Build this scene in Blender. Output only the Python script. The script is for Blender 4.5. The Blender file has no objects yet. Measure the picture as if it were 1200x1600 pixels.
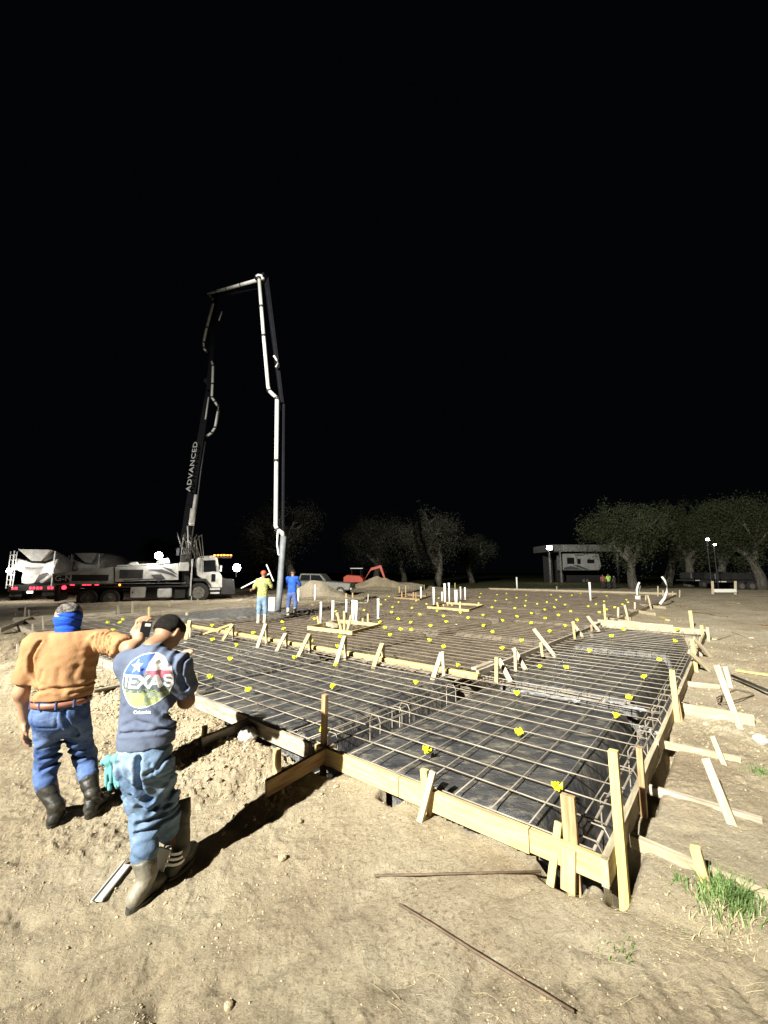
import bpy, bmesh, math, random
import numpy as np
from mathutils import Vector, Matrix, Euler
from mathutils.bvhtree import BVHTree
random.seed(7); rng = np.random.default_rng(7)
S = bpy.context.scene; COL = S.collection

# ------------------------------------------------------------ camera
F = 645.0; CAMH = 1.85; TH = math.atan(93 / F)
cam = bpy.data.objects.new('camera', bpy.data.cameras.new('camera'))
COL.objects.link(cam); S.camera = cam
cam.location = (0, 0, CAMH); cam.rotation_euler = (math.pi / 2 + TH, 0, 0)
cam.data.sensor_width = 36; cam.data.sensor_fit = 'AUTO'; cam.data.lens = F / 1600 * 36
cam.data.clip_start = .05; cam.data.clip_end = 900
# ------------------------------------------------------------ world (night) and the work light behind the photographer
w = bpy.data.worlds.new('World'); S.world = w; w.use_nodes = True
w.node_tree.nodes['Background'].inputs[0].default_value = (.6, .7, 1, 1)
w.node_tree.nodes['Background'].inputs[1].default_value = .0016
S.view_settings.view_transform = 'Standard'; S.view_settings.look = 'None'
S.view_settings.exposure = 0; S.view_settings.gamma = 1
def spot(name, loc, tgt, power, size, color, radius=.12, blend=1.):
    l = bpy.data.lights.new(name, 'SPOT'); l.energy = power; l.spot_size = math.radians(size); l.spot_blend = blend
    l.color = color; l.shadow_soft_size = radius
    o = bpy.data.objects.new(name, l); COL.objects.link(o); o.location = loc
    o.rotation_euler = (Vector(tgt) - Vector(loc)).to_track_quat('-Z', 'Y').to_euler(); return o
spot('work_light', (-14.4, -15.1, 16.8), (13.6, 32, 0), 250000, 64, (1, .965, .86), .2)
S.cycles.max_bounces = 5; S.cycles.diffuse_bounces = 2; S.cycles.use_denoising = True

# ------------------------------------------------------------ geometry of the place
def ray(px, py):
    x = (px - 600) / F; y = -(py - 800) / F
    return (x, math.cos(TH) - y * math.sin(TH), math.sin(TH) + y * math.cos(TH))
def P(px, py, z=0.):                       # a point at height z
    r = ray(px, py); t = (z - CAMH) / r[2]; return Vector((r[0] * t, r[1] * t, z))
def D(px, py, Y):                          # a point at distance Y
    r = ray(px, py); t = Y / r[1]; return Vector((r[0] * t, Y, CAMH + r[2] * t))
A1 = math.radians(39.8)
UX = Vector((math.sin(A1), math.cos(A1), 0)); VX = Vector((-math.cos(A1), math.sin(A1), 0))
ORG = P(940, 1335, .27)
def W(u, v, z=.27): return Vector((ORG.x + u * UX.x + v * VX.x, ORG.y + u * UX.y + v * VX.y, z))
def UV(x, y):
    dx = x - ORG.x; dy = y - ORG.y
    return dx * UX.x + dy * UX.y, dx * VX.x + dy * VX.y

def _h(ix, iy, s=0):
    n = (ix.astype(np.int64) * 374761393 + iy.astype(np.int64) * 668265263 + s * 1442695041) & 0xffffffff
    n = ((n ^ (n >> 13)) * 1274126177) & 0xffffffff
    return ((n ^ (n >> 16)) & 0xffff) / 65535.
def vn(x, y, s=0):
    x = np.asarray(x, float); y = np.asarray(y, float)
    xi = np.floor(x); yi = np.floor(y); fx = x - xi; fy = y - yi
    fx = fx * fx * (3 - 2 * fx); fy = fy * fy * (3 - 2 * fy)
    a = _h(xi, yi, s); b = _h(xi + 1, yi, s); c = _h(xi, yi + 1, s); d = _h(xi + 1, yi + 1, s)
    return (a + (b - a) * fx) * (1 - fy) + (c + (d - c) * fx) * fy - .5
def fbm(x, y, f, o=4, s=0, g=.5):
    r = 0; a = 1.
    for i in range(o): r = r + a * vn(x * f + 17.3 * i, y * f - 9.1 * i, s + i); a *= g; f *= 2.03
    return r
def sst(a, b, x): t = np.clip((x - a) / (b - a), 0, 1); return t * t * (3 - 2 * t)
def gauss(x, y, cx, cy, r, r2=None, ang=0):
    dx = x - cx; dy = y - cy; c, s = math.cos(ang), math.sin(ang)
    a = dx * c + dy * s; b = -dx * s + dy * c
    return np.exp(-(a / r) ** 2 - (b / (r2 or r)) ** 2)
def slab_mask(u, v, m=0.):
    a = (u > m) & (u < 11.5 - m) & (v > m) & (v < 16.45 - m)
    b = (u > 11.4 - m) & (u < 33 - m) & (v > 2.45 + m) & (v < 16.45 - m)
    return a | b
def gz(x, y, fine=True):
    x = np.asarray(x, float); y = np.asarray(y, float)
    z = .12 * sst(1.6, 3.2, x * .55 + y * .83)
    far = sst(3, 12, np.hypot(x, y))
    z = z + .05 * fbm(x, y, .45, 3, 3) * (.35 + far) + .03 * fbm(x, y, 1.6, 3, 9)
    u, v = UV(x, y)
    rough = .28 + 1.1 * sst(-.1, .35, fbm(x, y, .8, 3, 21)) + 1.2 * gauss(x, y, -1.9, 4.6, 1.6)
    if fine: z = z + rough * (.022 * fbm(x, y, 6, 5, 31, .62) + .03 * np.maximum(0, fbm(x, y, 12, 3, 41, .6)))
    # foot prints and ruts
    if fine:
        for (cx, cy, r1, r2, an, dd) in PITS: z = z - dd * gauss(x, y, cx, cy, r1, r2, an)
    # spoil heaps thrown up along the left forms
    hp = .10 * gauss(u, v, -.75, 5.8, .4, 1.0) + .05 * gauss(u, v, -.5, 3.6, .3, .5) + .12 * gauss(u, v, -1.0, 8.5, .6, 1.5) + .1 * gauss(u, v, -.6, 12.5, .6, 2)
    z = z + hp * (1 + .9 * fbm(x, y, 4, 3, 51))
    z = z - .12 * gauss(u, v, -.62, 2.75, .75, .16) - .10 * gauss(u, v, -.5, 4.35, .45, .2)
    # dips under the front and right forms
    e = np.exp(-((u + .02) / .07) ** 2)
    gap = sst(.5, 1, np.exp(-((v - .22) / .2) ** 2)) + sst(.4, 1, np.exp(-((v - 1.5) / .14) ** 2)) + sst(.3, 1, np.exp(-((v - 2.45) / .4) ** 2)) + .8 * sst(.2, 1, np.exp(-((v - 3.5) / .7) ** 2))
    z = z - .17 * e * gap * (1 + .5 * fbm(x, y, 7, 2, 5))
    e2 = np.exp(-((v + .055) / .05) ** 2) * sst(-.1, .1, u) * (1 - sst(3.2, 3.6, u)) * sst(-.1, .15, fbm(u * 2, v * 0 + 3, 1.2, 2, 3) + .18)
    z = z - .25 * e2
    ins = slab_mask(u, v, .02)
    z = np.where(ins, np.minimum(z, -.62), z)
    # dirt piles far off and distant lie of the land
    z = z + 1.15 * gauss(x, y, -4.6, 29, 1.5, 1.1) * (1 + .35 * fbm(x, y, 1.1, 3, 5)) + 1.1 * gauss(x, y, -.6, 42, 2.3, 1.2) * (1 + .35 * fbm(x, y, 1.1, 3, 6)) + .5 * gauss(x, y, 2.6, 43, 3, 1.2)
    return z
PITS = []
for (px, py, r1, r2, an, d) in [(270, 1545, .16, .06, 1.0, .03), (215, 1500, .3, .08, .9, .025), (345, 1535, .05, .03, .5, .03), (115, 1580, .14, .06, .8, .03), (700, 1300, .2, .12, 0, .015), (470, 1560, .2, .08, .7, .02), (860, 1480, .2, .1, .3, .012), (430, 1338, .06, .03, .3, .02), (60, 1400, .22, .07, .9, .02), (380, 1440, .22, .07, .7, .015), (600, 1520, .3, .1, .4, .012)]:
    q = P(px, py, 0); PITS.append((q.x, q.y, r1, r2, an, d))
_pr = random.Random(5)
for _ in range(46):
    q = P(_pr.uniform(0, 1200), _pr.uniform(1290, 1600), 0); _a = _pr.gauss(.7, .5); PITS.append((q.x, q.y, _pr.uniform(.09, .14), .045, _a, _pr.uniform(.012, .026)))
for (px, py, r1, r2, an, d) in [(150, 1480, .9, .09, .75, .035), (300, 1590, .8, .1, .75, .035), (230, 1520, 1.1, .07, .75, .03), (1000, 1450, .8, .08, -.6, .02)]: q = P(px, py, 0); PITS.append((q.x, q.y, r1, r2, an, d))
def g(x, y): return float(gz(np.array([x]), np.array([y]))[0])

# ------------------------------------------------------------ materials
def mat(name, c1, c2=None, scale=4., rough=.85, metal=0., bump=0., bscale=None, stretch=(1, 1, 1), emit=0., detail=6, lo=.35, hi=.65, spec=.5, c3=None, s3=1., bdist=.02):
    m = bpy.data.materials.new(name); m.use_nodes = True; N = m.node_tree.nodes; L = m.node_tree.links
    b = N['Principled BSDF']; b.inputs['Roughness'].default_value = rough; b.inputs['Metallic'].default_value = metal
    b.inputs['Specular IOR Level'].default_value = spec
    b.inputs['Base Color'].default_value = (*c1, 1)
    if emit: b.inputs['Emission Color'].default_value = (*c1, 1); b.inputs['Emission Strength'].default_value = emit
    tc = N.new('ShaderNodeTexCoord'); mp = N.new('ShaderNodeMapping'); mp.inputs['Scale'].default_value = stretch
    L.new(tc.outputs['Object'], mp.inputs['Vector'])
    oi = N.new('ShaderNodeObjectInfo'); ad = N.new('ShaderNodeVectorMath'); ad.operation = 'ADD'
    ml = N.new('ShaderNodeMath'); ml.operation = 'MULTIPLY'; ml.inputs[1].default_value = 37.
    L.new(oi.outputs['Random'], ml.inputs[0]); L.new(mp.outputs[0], ad.inputs[0]); L.new(ml.outputs[0], ad.inputs[1])
    def noise(sc, det=detail, r=.6):
        n = N.new('ShaderNodeTexNoise'); n.inputs['Scale'].default_value = sc; n.inputs['Detail'].default_value = det; n.inputs['Roughness'].default_value = r
        L.new(ad.outputs[0], n.inputs['Vector']); return n
    if c2:
        n = noise(scale); r = N.new('ShaderNodeValToRGB'); r.color_ramp.elements[0].position = lo; r.color_ramp.elements[1].position = hi
        r.color_ramp.elements[0].color = (*c1, 1); r.color_ramp.elements[1].color = (*c2, 1)
        L.new(n.outputs[0], r.inputs[0]); out = r.outputs[0]
        if c3:
            n3 = noise(s3, 5); r3 = N.new('ShaderNodeValToRGB'); r3.color_ramp.elements[0].position = .5; r3.color_ramp.elements[1].position = .68
            mx = N.new('ShaderNodeMix'); mx.data_type = 'RGBA'; L.new(n3.outputs[0], r3.inputs[0]); L.new(r3.outputs[0], mx.inputs[0])
            L.new(out, mx.inputs[6]); mx.inputs[7].default_value = (*c3, 1); out = mx.outputs[2]
        L.new(out, b.inputs['Base Color'])
    if bump:
        n2 = noise(bscale or scale * 4, 8, .65); bp = N.new('ShaderNodeBump'); bp.inputs['Strength'].default_value = bump; bp.inputs['Distance'].default_value = bdist
        L.new(n2.outputs[0], bp.inputs['Height']); L.new(bp.outputs[0], b.inputs['Normal'])
    return m
M = {}
M['soil'] = mat('soil', (.21, .158, .098), (.40, .315, .205), 1.1, .95, 0, .9, 45, detail=12, lo=.3, hi=.7, c3=(.46, .42, .34), s3=.55, spec=.15, bdist=.03)
M['clod'] = mat('clod', (.28, .22, .14), (.48, .40, .27), 9, .95, 0, .6, 60, spec=.15)
M['rock'] = mat('rock', (.42, .39, .33), (.62, .6, .54), 9, .9, 0, .8, 30, spec=.2)
M['membrane'] = mat('membrane', (.032, .034, .04), (.075, .074, .074), 2.2, .34, 0, .8, 8, c3=(.17, .155, .125), s3=6, spec=.5, bdist=.05, stretch=(1, 1.6, 1))
M['dirty_membrane'] = mat('dirty_membrane', (.065, .056, .044), (.165, .137, .10), 2.4, .62, 0, .6, 14, c3=(.14, .11, .075), s3=6, spec=.3, bdist=.04)
M['pine'] = mat('pine', (.46, .33, .135), (.62, .48, .24), 5, .75, 0, .25, 30, (1, 12, 12), spec=.25, c3=(.33, .26, .15), s3=1.3, bdist=.004)
M['yellow_pine'] = mat('yellow_pine', (.56, .42, .12), (.66, .53, .21), 5, .75, 0, .25, 30, (1, 12, 12), spec=.25, c3=(.40, .33, .17), s3=1.1, bdist=.004)
M['pale_pine'] = mat('pale_pine', (.33, .275, .175), (.50, .435, .305), 4, .8, 0, .3, 30, (1, 10, 10), spec=.2, c3=(.25, .215, .155), s3=2.2, bdist=.004)
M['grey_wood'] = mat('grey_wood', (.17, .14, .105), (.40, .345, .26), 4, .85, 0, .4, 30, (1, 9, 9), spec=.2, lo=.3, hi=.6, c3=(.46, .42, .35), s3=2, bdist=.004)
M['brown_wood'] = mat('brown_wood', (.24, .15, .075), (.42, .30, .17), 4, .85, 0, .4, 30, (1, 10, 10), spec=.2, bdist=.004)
M['rebar'] = mat('rebar', (.17, .14, .105), (.38, .34, .275), 3, .6, .2, .3, 90, spec=.4)
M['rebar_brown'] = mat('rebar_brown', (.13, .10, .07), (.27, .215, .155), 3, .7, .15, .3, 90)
M['rust'] = mat('rust', (.085, .058, .038), (.17, .12, .08), 14, .7, .3, .3, 90)
M['cap'] = mat('cap', (.78, .80, .02), None, rough=.5)
M['pvc'] = mat('pvc', (.74, .74, .68), (.82, .82, .78), 3, .4)
M['green_pvc'] = mat('green_pvc', (.36, .36, .28), None, rough=.5)
M['cloud_steel'] = mat('cloud_steel', (.45, .45, .43), (.62, .62, .6), 4, .45, .2)

# ------------------------------------------------------------ mesh helpers
def link(name, me, m=None, parent=None, loc=None):
    o = bpy.data.objects.new(name, me); COL.objects.link(o)
    if m is not None and me is not None and not me.materials: me.materials.append(m)
    if parent is not None: o.parent = parent
    if loc is not None: o.location = loc
    return o
def np_mesh(name, v, f, smooth=False):
    me = bpy.data.meshes.new(name); v = np.asarray(v, np.float32); f = np.asarray(f, np.int32)
    n, k = f.shape
    me.vertices.add(len(v)); me.vertices.foreach_set('co', v.ravel())
    me.loops.add(n * k); me.loops.foreach_set('vertex_index', f.ravel())
    me.polygons.add(n); me.polygons.foreach_set('loop_start', np.arange(n, dtype=np.int32) * k)
    try: me.polygons.foreach_set('loop_total', np.full(n, k, np.int32))
    except Exception: pass
    me.polygons.foreach_set('use_smooth', np.full(n, smooth)); me.update(calc_edges=True); return me
def tag(o, label, cat, group=None, kind=None):
    if label: o['label'] = label
    if cat: o['category'] = cat
    if group: o['group'] = group
    if kind: o['kind'] = kind
    return o
def empty(name, loc, label=None, cat=None, group=None, rz=0.):
    o = bpy.data.objects.new(name, None); COL.objects.link(o); o.location = loc; o.rotation_euler = (0, 0, rz); o.empty_display_size = .1
    return tag(o, label, cat, group)
class B:                                   # collects boxes, tubes and lofts into one mesh
    def __init__(s): s.v = []; s.f = []
    def add(s, vs, fs):
        n = len(s.v); s.v += [tuple(x) for x in vs]; s.f += [tuple(i + n for i in q) for q in fs]; return s
    def box(s, x0, x1, y0, y1, z0, z1):
        return s.add([(x, y, z) for x in (x0, x1) for y in (y0, y1) for z in (z0, z1)],
                     [(0, 1, 3, 2), (4, 6, 7, 5), (0, 4, 5, 1), (2, 3, 7, 6), (0, 2, 6, 4), (1, 5, 7, 3)])
    def tube(s, pts, r, n=8, cap=True):
        pts = [Vector(p) for p in pts]; rs = r if isinstance(r, (list, tuple)) else [r] * len(pts); rings = []; ref = None
        for i, p in enumerate(pts):
            t = (pts[min(i + 1, len(pts) - 1)] - pts[max(i - 1, 0)]).normalized()
            if ref is None: ref = Vector((0, 0, 1)) if abs(t.z) < .9 else Vector((1, 0, 0))
            a = t.cross(ref).normalized(); b = t.cross(a).normalized(); ref = -b if False else ref
            rings.append([p + rs[i] * (math.cos(2 * math.pi * k / n) * a + math.sin(2 * math.pi * k / n) * b) for k in range(n)])
        vs = [q for R_ in rings for q in R_]; fs = []
        for i in range(len(pts) - 1):
            for k in range(n): fs.append((i * n + k, i * n + (k + 1) % n, (i + 1) * n + (k + 1) % n, (i + 1) * n + k))
        if cap: fs.append(tuple(range(n))[::-1]); fs.append(tuple((len(pts) - 1) * n + k for k in range(n)))
        return s.add(vs, fs)
    def loft(s, rings, cap=True):
        n = len(rings[0]); vs = [q for R_ in rings for q in R_]; fs = []
        for i in range(len(rings) - 1):
            for k in range(n): fs.append((i * n + k, i * n + (k + 1) % n, (i + 1) * n + (k + 1) % n, (i + 1) * n + k))
        if cap: fs.append(tuple(range(n))[::-1]); fs.append(tuple((len(rings) - 1) * n + k for k in range(n)))
        return s.add(vs, fs)
    def prism(s, poly, y0, y1):           # polygon in xz pushed along y
        n = len(poly); vs = [(p[0], y0, p[1]) for p in poly] + [(p[0], y1, p[1]) for p in poly]
        fs = [tuple(range(n)), tuple(range(2 * n - 1, n - 1, -1))] + [(i, i + n, (i + 1) % n + n, (i + 1) % n) for i in range(n)]
        return s.add(vs, fs)
    def out(s, name, m, parent=None, smooth=False, bevel=0., loc=None):
        me = bpy.data.meshes.new(name); me.from_pydata([tuple(x) for x in s.v], [], s.f)
        if bevel or True:
            bm = bmesh.new(); bm.from_mesh(me)
            bmesh.ops.recalc_face_normals(bm, faces=bm.faces)
            if bevel: bmesh.ops.bevel(bm, geom=list(bm.edges), offset=bevel, segments=1, affect='EDGES', clamp_overlap=True)
            bm.to_mesh(me); bm.free()
        if smooth: me.polygons.foreach_set('use_smooth', [True] * len(me.polygons))
        return link(name, me, m, parent, loc)
def frame(a, b, up=Vector((0, 0, 1)), roll=0.):
    a = Vector(a); b = Vector(b); x = (b - a).normalized(); y = up.cross(x)
    if y.length < .05: y = Vector((0, 1, 0)).cross(x) if up is None else VX.cross(x)
    y.normalize(); z = x.cross(y); m = Matrix((x, y, z)).transposed()
    if roll: m = Matrix.Rotation(roll, 3, x) @ m
    return m
_bc = {}
def board(name, a, b, w_, h_, m, label=None, cat=None, group=None, up=Vector((0, 0, 1)), roll=0., parent=None, cut=0.):
    """timber from a to b (centre line); w_ across, h_ along 'up'"""
    a = Vector(a); b = Vector(b); Lh = (b - a).length / 2; ns = max(1, min(8, int(Lh * 2 / .4)))
    r_ = random.Random(hash((round(a.x, 3), round(b.y, 3), round(Lh, 3))))
    bm = bmesh.new(); rings = []
    for i in range(ns + 1):
        x = -Lh + 2 * Lh * i / ns; wob = (r_.uniform(-.003, .003) if 0 < i < ns else 0); k = h_ / 2
        xs = x + (cut if i == ns else 0)
        ring = [bm.verts.new((x, -w_ / 2 + wob, -k)), bm.verts.new((x, w_ / 2 + wob, -k)), bm.verts.new((xs, w_ / 2 + wob, k)), bm.verts.new((xs, -w_ / 2 + wob, k))]
        rings.append(ring)
    for i in range(ns):
        for j in range(4): bm.faces.new((rings[i][j], rings[i][(j + 1) % 4], rings[i + 1][(j + 1) % 4], rings[i + 1][j]))
    bm.faces.new(rings[0][::-1]); bm.faces.new(rings[-1])
    bmesh.ops.recalc_face_normals(bm, faces=bm.faces)
    es = [e for e in bm.edges if len(e.link_faces) == 2 and e.calc_face_angle(0) > .8]
    bmesh.ops.bevel(bm, geom=es, offset=.0022, segments=1, affect='EDGES', clamp_overlap=True)
    me = bpy.data.meshes.new(name); bm.to_mesh(me); bm.free()
    o = link(name, me, m, parent); o.matrix_world = Matrix.Translation((a + b) / 2) @ frame(a, b, up, roll).to_4x4()
    return tag(o, label, cat, group)

# ------------------------------------------------------------ the ground: one sheet, fine near, coarse far
def build_ground():
    rr = [.35]
    while rr[-1] < 500:
        r = rr[-1]; rr.append(r + (.011 + .0042 * r if r < 7 else .03 * r if r > 14 else .012 * r))
    rr = np.array(rr)
    th = np.concatenate([np.linspace(-.95, .95, 620), np.linspace(.95, 2 * math.pi - .95, 90)[1:-1]])
    R_, T_ = np.meshgrid(rr, th, indexing='ij'); x = R_ * np.sin(T_); y = R_ * np.cos(T_)
    z = gz(x, y); n, k = x.shape
    v = np.stack([x, y, z], -1).reshape(-1, 3); idx = np.arange(n * k).reshape(n, k)
    a = idx[:-1]; b = np.roll(idx, -1, 1)[:-1]; c = np.roll(idx, -1, 1)[1:]; d = idx[1:]
    f = np.stack([a, b, c, d], -1).reshape(-1, 4)
    cen = len(v); v = np.vstack([v, [[0, 0, float(z[0].mean())]]])
    me = np_mesh('ground', v, f, False)
    o = link('ground', me, None); tag(o, None, None, kind='structure')
    fan = np.stack([idx[0], np.full(k, cen), np.full(k, cen), np.roll(idx[0], -1)], -1)
    return o
# soil with distance: bare caliche round the slab, dark turf beyond
def ground_mat():
    m = bpy.data.materials.new('ground'); m.use_nodes = True; N = m.node_tree.nodes; L = m.node_tree.links; b = N['Principled BSDF']
    b.inputs['Roughness'].default_value = .95; b.inputs['Specular IOR Level'].default_value = .12
    tc = N.new('ShaderNodeTexCoord')
    def noise(sc, det, r=.6, dist=0.):
        n = N.new('ShaderNodeTexNoise'); n.inputs['Scale'].default_value = sc; n.inputs['Detail'].default_value = det; n.inputs['Roughness'].default_value = r; n.inputs['Distortion'].default_value = dist
        L.new(tc.outputs['Object'], n.inputs['Vector']); return n.outputs[0]
    def ramp(i, els):
        r = N.new('ShaderNodeValToRGB'); e = r.color_ramp.elements; e[0].position = els[0][0]; e[0].color = (*els[0][1], 1); e[1].position = els[-1][0]; e[1].color = (*els[-1][1], 1)
        for p, c in els[1:-1]: q = e.new(p); q.color = (*c, 1)
        L.new(i, r.inputs[0]); return r.outputs[0]
    def mix(f, a, c, mode='MIX'):
        x = N.new('ShaderNodeMix'); x.data_type = 'RGBA'; x.blend_type = mode
        if isinstance(f, float): x.inputs[0].default_value = f
        else: L.new(f, x.inputs[0])
        L.new(a, x.inputs[6]) if not isinstance(a, tuple) else setattr(x.inputs[6], 'default_value', (*a, 1))
        L.new(c, x.inputs[7]) if not isinstance(c, tuple) else setattr(x.inputs[7], 'default_value', (*c, 1)); return x.outputs[2]
    base = ramp(noise(.9, 10, .62, .3), [(.26, (.265, .21, .138)), (.42, (.39, .322, .22)), (.58, (.485, .415, .29)), (.76, (.55, .49, .37))])
    base = mix(ramp(noise(.35, 6), [(.5, (0, 0, 0)), (.66, (1, 1, 1))]), base, (.52, .46, .35))
    base = mix(ramp(noise(.7, 7, .6, .5), [(.54, (0, 0, 0)), (.7, (.45, .45, .45))]), base, (.40, .285, .195))
    sp = ramp(noise(38, 8, .75), [(.38, (.42, .39, .34)), (.49, (1, 1, 1)), (.62, (1.0, 1.0, 1.0)), (.7, (1.4, 1.38, 1.3))])
    base = mix(ramp(noise(.6, 5), [(.4, (.25, .25, .25)), (.62, (1, 1, 1))]), base, sp, 'MULTIPLY')
    base = mix(ramp(noise(.45, 3, .5, 1.2), [(.55, (0, 0, 0)), (.72, (.34, .34, .34))]), base, (.26, .21, .15))
    pt = ramp(noise(14, 6, .7), [(.62, (0, 0, 0)), (.70, (.7, .7, .7))]); base = mix(pt, base, (.58, .53, .41))
    # turf
    sx = N.new('ShaderNodeSeparateXYZ'); L.new(tc.outputs['Object'], sx.inputs[0])
    def mth(op, a, c):
        q = N.new('ShaderNodeMath'); q.operation = op
        for i, k in enumerate((a, c)):
            if isinstance(k, (int, float)): q.inputs[i].default_value = k
            else: L.new(k, q.inputs[i])
        return q.outputs[0]
    # the turf begins past a line that crosses the site behind the slab
    ln = mth('ADD', mth('ADD', mth('MULTIPLY', sx.outputs[1], 1.0), mth('MULTIPLY', sx.outputs[0], .02)), mth('MULTIPLY', noise(.25, 4), 6.))
    tf = ramp(mth('DIVIDE', ln, 100.), [(.455, (0, 0, 0)), (.475, (1, 1, 1))])
    turf = ramp(noise(2.5, 8), [(.3, (.035, .045, .014)), (.7, (.10, .10, .04))])
    base = mix(tf, base, turf); L.new(base, b.inputs['Base Color'])
    bp = N.new('ShaderNodeBump'); bp.inputs['Strength'].default_value = 1.; bp.inputs['Distance'].default_value = .055; L.new(noise(22, 12, .74), bp.inputs['Height'])
    bp2 = N.new('ShaderNodeBump'); bp2.inputs['Strength'].default_value = .8; bp2.inputs['Distance'].default_value = .012; L.new(noise(110, 6, .7), bp2.inputs['Height'])
    L.new(bp.outputs[0], bp2.inputs['Normal']); L.new(bp2.outputs[0], b.inputs['Normal'])
    return m
gnd = build_ground(); gnd.data.materials.append(ground_mat())

# ------------------------------------------------------------ clods, gravel
def blob_variants(n, sub=1, rgh=.25):
    out = []
    for i in range(n):
        bm = bmesh.new(); bmesh.ops.create_icosphere(bm, subdivisions=sub, radius=1)
        v = np.array([q.co[:] for q in bm.verts]); f = np.array([[q.index for q in p.verts] for p in bm.faces]); bm.free()
        v = v * (1 + rgh * rng.standard_normal((len(v), 1))) * np.array([1, rng.uniform(.6, 1), rng.uniform(.45, .8)]); out.append((v, f))
    return out
def scatter(name, pts, sizes, variants, m, label, cat, kind='stuff', smooth=False):
    V = []; Fc = []; off = 0; pick = rng.integers(0, len(variants), len(pts))
    for k, (v, f) in enumerate(variants):
        sel = np.where(pick == k)[0]
        if not len(sel): continue
        a = rng.uniform(0, 6.28, len(sel)); c, s = np.cos(a), np.sin(a); sz = sizes[sel][:, None]
        x = (v[None, :, 0] * c[:, None] - v[None, :, 1] * s[:, None]) * sz + pts[sel, 0][:, None]
        y = (v[None, :, 0] * s[:, None] + v[None, :, 1] * c[:, None]) * sz + pts[sel, 1][:, None]
        z = v[None, :, 2] * sz + pts[sel, 2][:, None]
        V.append(np.stack([x, y, z], -1).reshape(-1, 3))
        Fc.append((f[None] + (np.arange(len(sel)) * len(v))[:, None, None] + off).reshape(-1, f.shape[1])); off += len(sel) * len(v)
    return tag(link(name, np_mesh(name, np.vstack(V), np.vstack(Fc), smooth), m), label, cat, kind=kind)
var = blob_variants(10, 1, .2)
def polar_pts(n, r0, r1, dens=None):
    r = r0 * (r1 / r0) ** rng.uniform(0, 1, n); t = rng.uniform(-.9, .9, n); x = r * np.sin(t); y = r * np.cos(t)
    u, v = UV(x, y); k = ~slab_mask(u, v, -.03)
    d = sst(-.12, .28, fbm(x, y, 1.3, 3, 77)) * .85 + .15 + 1.2 * gauss(u, v, -.75, 5.6, .7, 1.6) + .9 * gauss(u, v, -.4, 3.7, .4, .8)
    k &= rng.uniform(0, 1, n) < d
    return x[k], y[k]
x, y = polar_pts(60000, 1.0, 16); r = np.hypot(x, y)
sz = (.0012 + .0015 * rng.exponential(1, len(x))) * (.6 + .22 * r); sz = np.minimum(sz, .03)
scatter('gravel', np.stack([x, y, gz(x, y) + sz * .15], -1), sz, var, M['clod'], 'pale crumbs of dug soil and gravel strewn over the bare ground', 'gravel')
n = 2600; u = -.75 + rng.normal(0, .33, n); v = 5.5 + rng.normal(0, 1.3, n)
k = u < -.08; u, v = u[k], v[k]; u2 = -.35 + rng.normal(0, .22, 1500); v2 = 3.9 + rng.normal(0, .55, 1500); k = u2 < -.08
u = np.concatenate([u, u2[k]]); v = np.concatenate([v, v2[k]])
x = ORG.x + u * UX.x + v * VX.x; y = ORG.y + u * UX.y + v * VX.y; sz = np.minimum(.005 + .006 * rng.exponential(1, len(x)), .03)
scatter('spoil_rubble', np.stack([x, y, gz(x, y) + sz * .25], -1), sz, var, M['clod'], 'heap of crumbly soil clods beside the left front form boards', 'rubble')
big = blob_variants(6, 2, .09)
def rock(px, py, s, label, m='rock', group=None, name='rock', sink=.2, zz=None):
    p = P(px, py, .05); p.z = g(p.x, p.y) if zz is None else zz; v, f = big[rng.integers(0, 6)]
    me = np_mesh(name, v * s, f, False); o = link(name, me, M[m], None, (p.x, p.y, p.z + s * (.5 - sink))); o.rotation_euler = (0, 0, rng.uniform(0, 6)); return tag(o, label, 'rock', group)
rock(386, 1166, .115, 'large whitish soil boulder under the form boards beside the kicker board')
rock(441, 1338, .03, 'small brown clod in the open dirt right of the shadow', 'clod')
rock(358, 1540, .022, 'grey stone half sunk in the dirt at the bottom edge', 'clod')
rock(598, 1260, .016, 'small white pebble just in front of the notch under the front form')
rock(1190, 1172, .07, 'flat rounded stone by the right edge near the grass tuft')
rock(713, 983, .05, 'small pale stone lying on the far mesh', zz=.16)
rock(1120, 1003, .05, 'pale broken chunk on the dirt right of the slab')

# ------------------------------------------------------------ membrane over pads and beam trenches
BV = [2.52, 5.65, 8.8, 12.2]; BU = [3.42, 7.3, 11.35, 15.6, 20, 24.6, 29]
def mem(u, v):
    def tr(x, c, h, s=.09): return np.exp(-(np.maximum(np.abs(x - c) - h, 0) / s) ** 2)
    t = tr(v, 0.12, .17) * (u < 11.7); t = np.maximum(t, .55 * tr(u, 0, .04, .08)); t = np.maximum(t, tr(u, 33, .15)); t = np.maximum(t, tr(v, 16.4, .18))
    for c in BV: t = np.maximum(t, tr(v + .04 * vn(u * 1.3, v * 0, 4), c, .14) * (1 if c > 2.6 else 1))
    for c in BU: t = np.maximum(t, tr(u + .04 * vn(v * 1.3, u * 0, 5), c, .14) * np.where((v > 2.45) | (c < 4) | (c < 8) & (c > 7), 1. if c > 4 else .8, 1))
    t = np.maximum(t, tr(u, 11.3, .15) * (v < 2.6)); t = np.maximum(t, tr(v, 2.55, .15))
    z = .185 - .56 * t
    z = z + .02 * fbm(u, v, 1.5, 4, 61) + .010 * np.abs(fbm(u * 1.2, v * .8, 2.2, 2, 71)) + .004 * fbm(u, v * 3, 5, 2, 81)
    return np.minimum(z, .225)
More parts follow.
